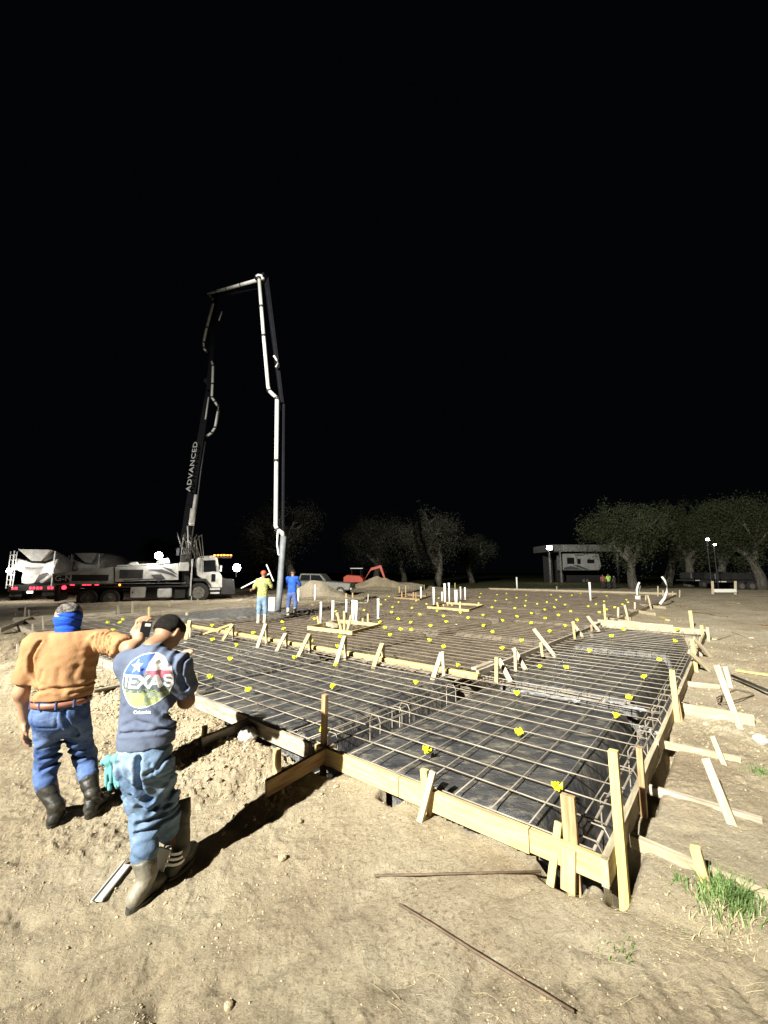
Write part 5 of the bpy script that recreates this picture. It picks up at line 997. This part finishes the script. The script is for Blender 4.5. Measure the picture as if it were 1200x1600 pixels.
pl('cab', [(308, 873), (312, 869), (334, 868), (340, 872), (343, 895), (347, 900), (347, 918), (328, 918), (322, 908), (308, 899)], .05, 2.3, 'truck_white')
pl('side_window', [(318, 876), (336, 875), (338, 893), (318, 894)], .02, .06, 'glass', bev=0); bx('corner_window', 330, 897, 337, 909, .02, .06, 'glass', bev=0); pl('door_line', [(316, 873), (316.6, 873), (316.6, 897), (316, 897)], .03, .06, 'stripe', bev=0)
bx('step', 328, 919, 344, 922, -.02, .4, 'cloud_steel', bev=0); bx('step', 329, 925, 343, 928, -.02, .4, 'cloud_steel', bev=0)
pl('front_bumper', [(345, 903), (366, 905), (368, 928), (345, 929)], .1, 2.3, 'truck_black'); pl('mudguard', [(292, 908), (300, 903), (322, 904), (330, 914), (330, 918), (320, 908), (300, 908), (293, 914)], .0, .5, 'truck_black', bev=0)
bx('mirror', 343, 884, 347, 893, -.15, -.05, 'truck_white', bev=.01); bx('exhaust', 303, 866, 306, 905, .3, .5, 'truck_black')
bx('visor', 334, 870, 362, 871.5, .1, .5, 'truck_black', bev=0)
for i in range(6):
    x_, z_ = tl(336 + i * 5, 868, .1); B().box(x_ - .07, x_ + .05, .08, .2, z_ - .02, z_ + .06).out('marker_lamp', M['lamp_orange'], truck)
for (px, py, s_, m_, y_) in ((100, 918, .10, 'lamp_red', -.02), (187, 914, .05, 'lamp_orange', -.02), (248, 868, .2, 'lamp_white', .6), (370, 887, .22, 'lamp_white', .1)):
    x_, z_ = tl(px, py, y_); B().tube([(x_, y_ - .05, z_), (x_, y_, z_)], [s_, s_ * 1.1], 14).out('lamp', M[m_], truck)
    if m_ == 'lamp_white': B().tube([(x_, y_ + .05, z_ - .1), (x_, y_ + .05, z_ - .6)], .03, 6).out('lamp_bracket', M['truck_black'], truck)
bx('rear_panel', 84, 899, 109, 911, -.02, .015, 'truck_black', bev=0); me = text_mesh('G-N', .42); me.materials.append(M['white_print']); x_, z_ = tl(101, 904, 0); o = link('lettering', me, None, truck, (x_ - .05, -.035, z_)); o.rotation_euler = (math.pi / 2, 0, 0)
for px, py, off, pw in ((248, 866, -.3, 260), (371, 887, -.9, 190)):
    x_, z_ = tl(px, py, off); q = TA + TXd * x_ + TYd * off; point('truck_lamp_glow', (q.x, q.y, z_ + .06), pw)
# the boom
M['hose'] = mat('hose', (.10, .115, .125), (.17, .18, .19), 4, .6)
def bm(name, pts, w0, w1, m='boom', parent=None):
    P3 = [D(*p) - TA for p in pts]; inv = Matrix.Rotation(-TRZ, 3, 'Z'); P3 = [inv @ p for p in P3]; b = B(); n = len(P3)
    for i in range(n - 1):
        a, c = P3[i], P3[i + 1]; fr = frame(a, c, up=Vector((0, 1, 0))); wa = w0 + (w1 - w0) * i / max(1, n - 1); wb = w0 + (w1 - w0) * (i + 1) / max(1, n - 1)
        b.loft([[a + fr @ Vector((0, sy * wa * .6, sz * wa)) for sy, sz in ((-.5, -.5), (.5, -.5), (.5, .5), (-.5, .5))], [c + fr @ Vector((0, sy * wb * .6, sz * wb)) for sy, sz in ((-.5, -.5), (.5, -.5), (.5, .5), (-.5, .5))]])
    return b.out(name, M[m], truck, bevel=.015)
def bp(name, pts, r, m='boom_pipe', clamps=True):
    inv = Matrix.Rotation(-TRZ, 3, 'Z'); P3 = [inv @ (D(*p) - TA) for p in pts]; o = B().tube(P3, r, 12).out(name, M[m], truck, True)
    if clamps:
        for i in range(len(P3) - 1):
            L_ = (P3[i + 1] - P3[i]).length
            for t in ([0, .5, 1] if L_ > 3 else [0] if L_ > .25 else []):
                c = P3[i].lerp(P3[i + 1], t); dd = (P3[i + 1] - P3[i]).normalized() * .05; B().tube([c - dd, c + dd], r * 1.28, 12).out('clamp', M['truck_black'], o, True)
    return o
bm('boom_section', [(287, 866, 25.6), (296, 790, 25.4), (330, 585, 25.2)], .95, .55); bm('boom_section', [(326, 610, 24.9), (337, 455, 24.3)], .5, .4); bm('boom_section', [(338, 462, 24.1), (414, 443, 17.4)], .36, .32); bm('boom_section', [(416, 436, 17.2), (430, 545, 16.8), (442, 640, 16.5)], .28, .22); bm('boom_section', [(443, 632, 16.4), (442, 850, 15.9)], .17, .15)
bm('boom_knuckle', [(402, 437, 17.2), (416, 434, 17.0)], .4, .4); bm('boom_knuckle', [(322, 600, 25), (334, 590, 25)], .7, .6); bm('boom_knuckle', [(284, 862, 25.6), (303, 860, 25.2)], .8, .7)
bp('delivery_pipe', [(296, 880, 24.6), (300, 840, 24.6), (306, 800, 24.6), (314, 735, 24.5), (321, 690, 24.5)], .045, 'truck_black')
bp('delivery_pipe', [(324, 681, 24.4), (331, 676, 24.3), (336, 668, 24.3), (341, 642, 24.3), (341, 635, 24.3), (336, 628, 24.3), (331, 621, 24.3), (332, 600, 24.3), (333, 572, 24.3), (331, 565, 24.4)], .075)
bp('delivery_pipe', [(323, 550, 24.2), (319, 544, 24.1), (318, 535, 24.1), (323, 512, 24), (333, 474, 23.9), (332, 466, 23.9), (327, 460, 23.9)], .075)
bp('delivery_pipe', [(325, 458, 23.9), (355, 451, 21.4), (405, 437, 17.1)], .08); bp('delivery_pipe', [(401, 433, 17), (404, 430.5, 17), (410, 432, 16.9), (411, 437, 16.9)], .075, clamps=False)
bp('delivery_pipe', [(405, 436, 17.), (412, 525, 16.6), (419, 604, 16.3), (421, 611, 16.3), (427, 617, 16.2), (432, 621, 16.2)], .078); bp('delivery_pipe', [(433, 623, 16.1), (432, 720, 16), (431, 822, 15.8), (434, 828, 15.8), (441, 833, 15.7), (443, 838, 15.7)], .085)
bp('rubber_hose', [(443, 838, 15.7), (440, 880, 15.7), (437, 925, 15.6), (434, 957, 15.5)], .115, 'hose', False); bp('safety_rope', [(434, 830, 15.6), (433, 850, 15.6), (435, 866, 15.6), (437, 868, 15.6)], .03, 'pvc', False)
bp('hydraulic_rod', [(306, 773, 24.5), (302, 800, 24.5)], .09, clamps=False); bp('hydraulic_cylinder', [(302, 795, 24.5), (299, 821, 24.5)], .16, clamps=False); bp('hydraulic_rod', [(293, 822, 24.5), (295, 856, 24.5)], .04, clamps=False); bp('hydraulic_rod', [(326, 621, 24.5), (321, 655, 24.4)], .045, clamps=False); bp('hydraulic_rod', [(347, 487, 23.6), (342, 501, 23.6)], .04, clamps=False)
bp('spare_bend', [(428, 556, 16.4), (433, 563, 16.4), (435, 568, 16.4), (431, 574, 16.4)], .045, clamps=False)
for i in range(9):
    t = i / 9; px = 312 - 24 * t; bp('hydraulic_hose', [(px + random.uniform(-4, 4) - 8, 880 - 50 * random.random(), 24.9), (px + random.uniform(-8, 6) - 6, 850 - 20 * t, 24.7), (px + random.uniform(-6, 6), 835 + 20 * t, 24.6), (px + random.uniform(-5, 5) + 2, 872, 24.7)], .028, 'grey_boot', False)
me = text_mesh('ADVANCED', .62, 1.12); me.materials.append(M['cloud_steel']); a = D(294, 768, 24.75); b_ = D(306, 690, 24.72); xd = (b_ - a).normalized(); nd = Vector((-.42, -.9, 0)).normalized(); nd = (nd - xd * nd.dot(xd)).normalized(); yd = nd.cross(xd)
ln_ = max(v.co.x for v in me.vertices) - min(v.co.x for v in me.vertices); k = (b_ - a).length / ln_
o = link('boom_lettering', me, None, truck); mw = Matrix.Translation((a + b_) / 2) @ Matrix((xd, yd, nd)).transposed().to_4x4() @ Matrix.Diagonal((k, k, k, 1)); o.matrix_parent_inverse = (Matrix.Translation(TA) @ Matrix.Rotation(TRZ, 4, 'Z')).inverted(); o.matrix_basis = mw
# mixers seen from behind
def mixer(px, Y, label, yaw, lamps=True):
    c = D(px, 930, Y); e = empty('mixer_truck', (c.x, c.y, .05), label, 'mixer truck', 'concrete mixers behind the pump truck', yaw)
    A = lambda n, b, m, **k: b.out(n, M[m], e, **k)
    rg = []
    for (y, z, r) in ((.45, 2.35, .45), (.7, 2.3, .75), (1.6, 2.15, 1.12), (3.2, 1.95, 1.18), (4.8, 1.75, .8), (5.2, 1.7, .3)): rg.append([(r * math.cos(i / 24 * 6.283), y + .25 * r * math.sin(i / 24 * 6.283), z + r * math.sin(i / 24 * 6.283)) for i in range(24)])
    A('drum', B().loft(rg), 'drum', smooth=True)
    hp = [[(-.85, -.35, 3.15), (.75, -.35, 3.15), (.75, .5, 3.15), (-.85, .5, 3.15)], [(-.2, -.05, 2.45), (.25, -.05, 2.45), (.25, .35, 2.45), (-.2, .35, 2.45)]]
    A('hopper', B().loft(hp, cap=False).loft([[(x * .96, y * .96 + .004, z + .004) for x, y, z in hp[0]], [(x * .9, y * .9, z + .01) for x, y, z in hp[1]]], cap=False), 'drum')
    [A('hopper_post', B().tube([(x, -.4, .9), (x, -.4, 3.05)], .04, 6), 'cloud_steel') for x in (-1.0, 1.0)]
    ld = B(); [ld.tube([(x, -.5, .8), (x, -.45, 3.0)], .025, 6) for x in (-1.15, -.85)]; [ld.tube([(-1.15, -.48, z), (-.85, -.48, z)], .02, 6) for z in np.arange(1, 3, .3)]; A('ladder', ld, 'cloud_steel')
    A('shroud', B().prism([(-1.05, 2.0), (-.9, 2.6), (-.2, 2.35), (.5, 2.3), (1.1, 2.6), (.95, 1.9), (.3, 1.6), (-.5, 1.7)], -.1, .3), 'truck_white', bevel=.02)
    ch = [[(x * w_, y, z + .18 * x * x * 2) for x in (-.5, -.35, -.15, .15, .35, .5)] + [(x * w_, y + .05, z + .18 * x * x * 2 + .03) for x in (.5, .35, .15, -.15, -.35, -.5)] for (y, z, w_) in ((.2, 2.25, 1.), (-.3, 1.9, .9), (-.8, 1.35, .75), (-1.0, 1.05, .6))]
    A('chute', B().loft(ch), 'truck_white'); A('fold_chute', B().tube([(.5, -.6, 1.15), (1.1, -.5, 1.7)], .1, 8), 'truck_white'); A('chassis', B().box(-.45, .45, -.1, 6.5, .75, 1.0), 'truck_black', bevel=.02); A('bumper', B().box(-1.15, 1.15, -.25, -.05, .62, .95), 'truck_black', bevel=.02)
    A('mudflap', B().box(-1.1, -.5, -.05, 0, .3, .95), 'tyre'); A('mudflap', B().box(.5, 1.1, -.05, 0, .3, .95), 'tyre'); A('cab', B().box(-1.15, 1.15, 5.6, 7.2, 1.0, 2.7), 'truck_white', bevel=.1)
    for y in (.7, 2.0):
        for x in (-1.2, .65): wheel_x(e, x, y, .5, .55)
    for x in (-1.1, 1.1): wheel_x(e, x - .15, 6.3, .5, .3)
    for x in (-.95, -.1, .25, .8):
        for k in range(2): A('tail_lamp', B().box(x + k * .16, x + k * .16 + .11, -.28, -.25, .72, .86), 'lamp_red')
    A('number_plate', B().box(-.2, .1, -.27, -.255, .48, .62), 'pale_glow')  # the plate emits by itself; its lit look is put into the material
    if lamps:
        for x in (-1.15, .85): A('work_lamp', B().tube([(x, -.36, 1.85), (x, -.3, 1.85)], .13, 12), 'lamp_white')
    return e
def wheel_x(e, x0, y, R_, wd):
    n = 24; rr_ = lambda x, r: [(x, y + r * math.cos(i / n * 6.283), R_ + r * math.sin(i / n * 6.283)) for i in range(n)]
    t = B().loft([rr_(x0, R_ * .6), rr_(x0, R_ * .9), rr_(x0 + .04, R_), rr_(x0 + wd - .04, R_), rr_(x0 + wd, R_ * .9), rr_(x0 + wd, R_ * .6)]).out('wheel', M['tyre'], e); B().loft([rr_(x0 + .03, R_ * .58), rr_(x0 + wd - .03, R_ * .58)]).out('rim', M['rim'], t)
mixer(50, 26, 'leftmost concrete mixer truck seen from behind with bright work lamps and red tail lamps', math.radians(25)); mixer(133, 31, 'second mixer truck whose hopper and drum rise over the pump truck deck', math.radians(2), False)
for px, py in ((17, 893), (70, 893)): q = D(px, py, 24.6); point('mixer_lamp_glow', q, 130)
M['pickup_paint'] = mat('pickup_paint', (.10, .10, .085), (.15, .15, .13), 3, .5)
# pale pickup beside the first dirt pile
def box_vehicle():
    c = P(476, 932, .05); c = D(476, 925, 31); e = empty('pickup_truck', (c.x, c.y, .05), 'old pale pickup truck parked behind the man in blue', 'pickup', None, math.radians(-8))
    b = B().prism([(-.9, .45), (3.4, .45), (3.45, .95), (2.0, 1.05), (1.5, 1.1), (-.9, 1.1)], 0, 1.8).out('body', M['pickup_paint'], e, bevel=.05); B().prism([(-.6, 1.1), (1.6, 1.1), (1.15, 1.62), (-.4, 1.66)], .1, 1.7).out('cab', M['pickup_paint'], e, bevel=.05)
    B().prism([(-.4, 1.16), (.35, 1.16), (.35, 1.55), (-.32, 1.56)], .07, .11).out('window', M['glass'], e); B().prism([(.42, 1.16), (1.38, 1.16), (1.08, 1.53), (.42, 1.55)], .07, .11).out('window', M['glass'], e); B().box(3.42, 3.5, .1, 1.7, .5, .62).out('bumper', M['cloud_steel'], e)
    for x in (.0, 2.7): wheel(0, 0, .36, -.02, .25, e, x, .36); wheel(0, 0, .36, 1.6, .25, e, x, .36)
    B().tube([(3.46, .3, .8), (3.5, .3, .8)], .1, 10).out('headlamp', M['glass'], e)
box_vehicle()
# orange mini excavator
M['digger'] = mat('digger', (.42, .04, .012), (.5, .06, .02), 3, .5)
def digger():
    c = D(560, 922, 45); e = empty('excavator', (c.x, c.y, .05), 'orange mini excavator with folded arm beyond the dirt piles', 'excavator', None, math.radians(-10))
    for y in (-.7, .5): B().prism([(-1.2, .1), (1.0, .1), (1.2, .3), (1.0, .55), (-1.2, .55), (-1.4, .3)], y, y + .35).out('track', M['tyre'], e, bevel=.03)
    B().prism([(-1.5, .65), (.6, .65), (.7, .95), (.3, 1.35), (-1.1, 1.45), (-1.5, 1.2)], -.7, .7).out('body', M['digger'], e, bevel=.05); b = B(); [b.tube([(x, y, 1.3), (x, y, 2.1)], .035, 6) for x in (-.6, .4) for y in (-.6, .3)]; b.out('canopy_post', M['truck_black'], e); B().box(-.75, .6, -.65, .4, 2.1, 2.17).out('canopy', M['cloud_steel'], e)
    B().loft([[(x, y, z) for x, y, z in q] for q in ([(.6, -.14, .8), (.6, .14, .8), (.75, .14, 1.05), (.75, -.14, 1.05)], [(1.35, -.12, 1.9), (1.35, .12, 1.9), (1.4, .12, 2.2), (1.4, -.12, 2.2)], [(2.4, -.1, 2.2), (2.4, .1, 2.2), (2.4, .1, 2.42), (2.4, -.1, 2.42)])]).out('boom', M['digger'], e)
    B().loft([[(2.2, -.1, 2.45), (2.2, .1, 2.45), (2.5, .1, 2.45), (2.5, -.1, 2.45)], [(2.85, -.08, .9), (2.85, .08, .9), (3.0, .08, .95), (3.0, -.08, .95)]]).out('arm', M['digger'], e); B().prism([(2.7, .9), (3.05, .95), (3.1, .4), (2.6, .25), (2.35, .45)], -.3, .3).out('bucket', M['truck_black'], e, bevel=.02)
    B().box(1.2, 1.3, -.8, .8, .1, .5).out('blade', M['digger'], e)
digger()

# ------------------------------------------------------------ trees
M['bark'] = mat('bark', (.035, .031, .025), (.10, .09, .07), 3, .9, 0, .6, 12, (3, 3, .6)); M['leaf'] = mat('leaf', (.016, .021, .009), (.038, .045, .02), .8, .7, spec=.2); M['leaf_grey'] = mat('leaf_grey', (.018, .019, .013), (.036, .036, .026), .8, .8, spec=.15)
def tree(px, pyb, Y, top, wid, seed, label, leafn=2600, leaf='leaf', lean=0., bare=.0, group='trees at the edge of the turf', open_=1.):
    r_ = random.Random(seed); c = D(px, pyb, Y); base = Vector((c.x, c.y, g(c.x, c.y) - .05)); H_ = D(px, top, Y).z - base.z; Wd = wid / F * Y / 2; e = empty('tree', base, label, 'tree', group)
    b = B(); tips = []
    def grow(p, d, L_, r, lv):
        pts_ = [p]; n = 5; dd = d.copy()
        for i in range(n):
            dd = (dd + Vector((r_.uniform(-1, 1), r_.uniform(-1, 1), r_.uniform(-.5, .7))) * .22).normalized(); pts_.append(pts_[-1] + dd * L_ / n)
            if lv >= 1: tips.append((pts_[-1], lv))
        b.tube(pts_, [r * (1 - .45 * i / n) for i in range(n + 1)], 7 if lv < 2 else 5)
        if lv >= 4: tips.append((pts_[-1], 5)); return
        for k in range(r_.choice((2, 3, 3)) if lv else 4):
            a = r_.uniform(0, 6.283); sp = r_.uniform(.45, 1.0); nd_ = (dd * .75 + Vector((math.cos(a) * sp * (Wd / H_ * 1.9), math.sin(a) * sp * .9, r_.uniform(-.05, .45)))).normalized(); grow(pts_[-1 if k < 2 else -2], nd_, L_ * r_.uniform(.62, .85), r * .56, lv + 1)
    grow(Vector((0, 0, 0)), Vector((lean, 0, 1)).normalized(), H_ * .2, .03 * H_ + .04, 0)
    # fit the whole tree to its height
    zm = max(t[0].z for t in tips); k = H_ * .97 / zm; b.v = [(v[0] * k, v[1] * k, v[2] * k) for v in b.v]; b.out('trunk', M['bark'], e, True)
    n = len(tips); idx = rng.integers(0, n, leafn); T_ = np.array([t[0][:] for t in tips]) * k; cen = T_[idx] + rng.normal(0, .07 * H_, (leafn, 3)).clip(-.13 * H_, .13 * H_) * (.35 + .65 * np.array([t[1] for t in tips])[idx][:, None] / 4) - np.array([[0, 0, 1.]]) * np.abs(rng.normal(0, .13 * H_, (leafn, 1))) * (rng.uniform(0, 1, (leafn, 1)) < .55)
    keep = (vn3(cen, .9, seed) > -.16 + bare) & (cen[:, 2] > H_ * .14); cen = cen[keep]; n = len(cen); a = rng.normal(0, 1, (n, 3)); a /= np.linalg.norm(a, axis=1)[:, None]; q = rng.normal(0, 1, (n, 3)); bb = np.cross(a, q); bb /= np.linalg.norm(bb, axis=1)[:, None]; s_ = rng.uniform(.035, .085, (n, 1)) * (Y / 45) ** .6
    v = np.stack([cen - a * s_ * 1.6, cen - bb * s_ * .6, cen + a * s_ * 1.6, cen + bb * s_ * .6], 1).reshape(-1, 3); link('crown', np_mesh('crown', v, np.arange(n * 4).reshape(n, 4)), M[leaf], e)
TR = [(455, 912, 42, 790, 96, 'broad dim tree behind the hanging hose', 9500, 'leaf_grey', .05), (588, 908, 62, 812, 92, 'rounded dark tree behind the orange excavator', 11000, 'leaf_grey', 0), (683, 913, 48, 800, 125, 'large open tree with a pale slanting trunk left of centre', 14000, 'leaf_grey', .06), (738, 905, 62, 838, 80, 'low dim tree right of the large open one', 9000, 'leaf_grey', .05), (632, 907, 70, 830, 80, 'dim tree between the two big central ones', 9000, 'leaf_grey', 0),
      (990, 916, 42, 790, 84, 'tall oak with thick pale forked trunk right of the carport', 20000, 'leaf', -.03), (1042, 910, 52, 796, 100, 'dark oak behind the curved pipe', 19000, 'leaf', .05), (1075, 912, 48, 792, 120, 'oak with a leaning trunk right of the curved pipe', 20000, 'leaf', .25), (1128, 910, 44, 790, 120, 'oak behind the white crossbar posts', 20000, 'leaf', -.1), (1192, 912, 40, 784, 120, 'oak at the right picture edge with a bare pale limb', 19000, 'leaf', 0), (1245, 912, 48, 780, 130, 'oak reaching in from beyond the right edge', 8000, 'leaf', 0),
      (250, 905, 60, 842, 90, 'very dim bush-like tree behind the pump truck', 4000, 'leaf_grey', 0), (390, 905, 60, 846, 70, 'very dim tree between the truck cab and the hose', 3500, 'leaf_grey', 0)]
for i, (px, py, Y, tp, wd, l, n, lf, bare) in enumerate(TR): tree(px, py, Y, tp, wd * 1.3, 40 + i, l, int(n * (2.6 if lf == 'leaf' else 2.3)), lf, {2: .12, 7: .35}.get(i, 0.), bare if bare > 0 and bare < .2 else 0)

M['old_metal'] = mat('old_metal', (.10, .10, .095), (.17, .17, .16), 2, .6); M['trailer_white'] = mat('trailer_white', (.22, .22, .21), (.3, .3, .29), 1.5, .5)
# ------------------------------------------------------------ carport, trailer home, lights, crossbar
def carport():
    c = D(905, 905, 66); e = empty('carport', (c.x, c.y, 0), 'long metal carport roof lit at its left end behind the turf', 'carport'); k = 66 / F; X = lambda px: (px - 905) * k * .99; Z = lambda py: CAMH + (893 - py) * k * 1.0
    roof = B().box(X(861), X(975), 0, 7, Z(862), Z(851.5)); roof.out('roof', M['old_metal'], e)
    for i in range(48): x = X(861) + (X(975) - X(861)) * (i + .5) / 48; B().box(x - .05, x + .05, -.05, -.003, Z(861.5), Z(852)).out('rib', M['old_metal'], e)
    for px in (861, 878, 968): B().box(X(px) - .12, X(px) + .12, .05, .3, 0, Z(862) - .003).out('post', M['old_metal'], e, bevel=.01)
    B().box(X(876), X(975), 6.8, 7, 0, Z(862) - .003).out('back_wall', M['truck_black'], e)
    c2 = D(903, 905, 68); t = empty('camper_trailer', (c2.x, c2.y, 0), 'white camper trailer with dark stripes parked under the carport', 'camper'); X2 = lambda px: (px - 903) * 68 / F
    B().prism([(X2(881), Z(891)), (X2(881), Z(866)), (X2(884), Z(864)), (X2(938), Z(864)), (X2(941), Z(884)), (X2(938), Z(891))], 0, 2.4).out('body', M['trailer_white'], t, bevel=.08)
    for q in ([(882, 887), (894, 884), (912, 890), (896, 890), (882, 890)], [(896, 883), (905, 883), (922, 890), (914, 890)], [(900, 866), (920, 866), (912, 868), (900, 868)]): B().prism([(X2(a), Z(b_)) for a, b_ in q], -.02, 0).out('stripe', M['stripe'], t)
    for (x0, y0, x1, y1, n) in ((888, 871, 899, 881, 'window'), (904, 873, 909, 881, 'door_window'), (919, 874, 930, 880, 'window'), (903, 870, 903.5, 890, 'door_line')): B().box(X2(x0), X2(x1), -.03, -.001, Z(y1), Z(y0)).out(n, M['glass'], t)
    for px in (912, 917): wheel(0, 0, .38, -.05, .3, t, X2(px), .38)
carport()
def lamp_pole(px, py, Y, label, pw, r=.2, tilt=1., name='flood_lamp', cat='flood lamp', col=(1, .97, .85)):
    c = D(px, py, Y); e = empty(name, (c.x, c.y, 0), label, cat); B().tube([(0, 0, 0), (0, 0, c.z)], .03, 8).out('pole', M['truck_black'], e); B().box(-r * 1.4, r * 1.4, -.1, .15, c.z - r, c.z + r).out('housing', M['truck_black'], e, bevel=.02); B().box(-r * 1.2, r * 1.2, -.13, -.104, c.z - r * .8, c.z + r * .8).out('lens', M['lamp_white'], e); point('flood_glow', (c.x, c.y - .5, c.z - .1), pw, col)
lamp_pole(858, 856, 64, 'bright flood lamp on a post at the left end of the carport', 420, .34)
lamp_pole(1104, 843, 34, 'upper bright lamp shining through the oak leaves on the right', 25, .10); lamp_pole(1115, 851, 34.5, 'lower smaller lamp shining through the oak leaves on the right', 12, .08)
cb = P(1131, 929, .1); e = empty('crossbar_posts', cb, 'two pale posts joined by a low white crossbar at the right', 'barrier')
for px in (1114, 1149): a = P(px, 929, .1); o = board('post', a, D(px - (0 if px > 1130 else 1), 908, a.y), .16, .1, M['pale_pine'], parent=e, up=-UX); o.matrix_parent_inverse = Matrix.Translation(-cb)
a, b_ = P(1115, 929, .1), P(1149, 929, .1); a.z = b_.z = .1 + 6 / F * a.y; o = board('crossbar', a - Vector((0, .12, 0)), b_ - Vector((0, .12, 0)), .05, 5 / F * a.y, M['pvc'], parent=e); o.matrix_parent_inverse = Matrix.Translation(-cb)
def flat_trailer(px, py, Y, L_, label, yaw=0.):
    c = D(px, py, Y); e = empty('flatbed_trailer', (c.x, c.y, 0.05), label, 'trailer', None, yaw)
    B().box(-L_ / 2, L_ / 2, 0, 2, .75, .95).out('deck', M['truck_black'], e, bevel=.02); B().box(-L_ / 2 + .2, L_ / 2 - 1, .3, 1.7, .955, 1.7).out('load', M['truck_black'], e, bevel=.1); B().box(-L_ / 2 + .3, -L_ / 2 + 1.0, -.04, -.002, .8, .88).out('reflector', M['pvc'], e)
    for x in (-.6, .4): wheel(0, 0, .42, -.1, .3, e, x, .42)
    B().box(L_ / 2 - .5, L_ / 2, .1, .3, 1.4, 1.5).out('lamp', M['pale_glow'], e)
flat_trailer(1168, 915, 40, 6, 'dark twin axle trailer at right behind the crossbar'); flat_trailer(1105, 913, 46, 4, 'dark trailer end with pale reflector left of the crossbar', .3)
label_caps()
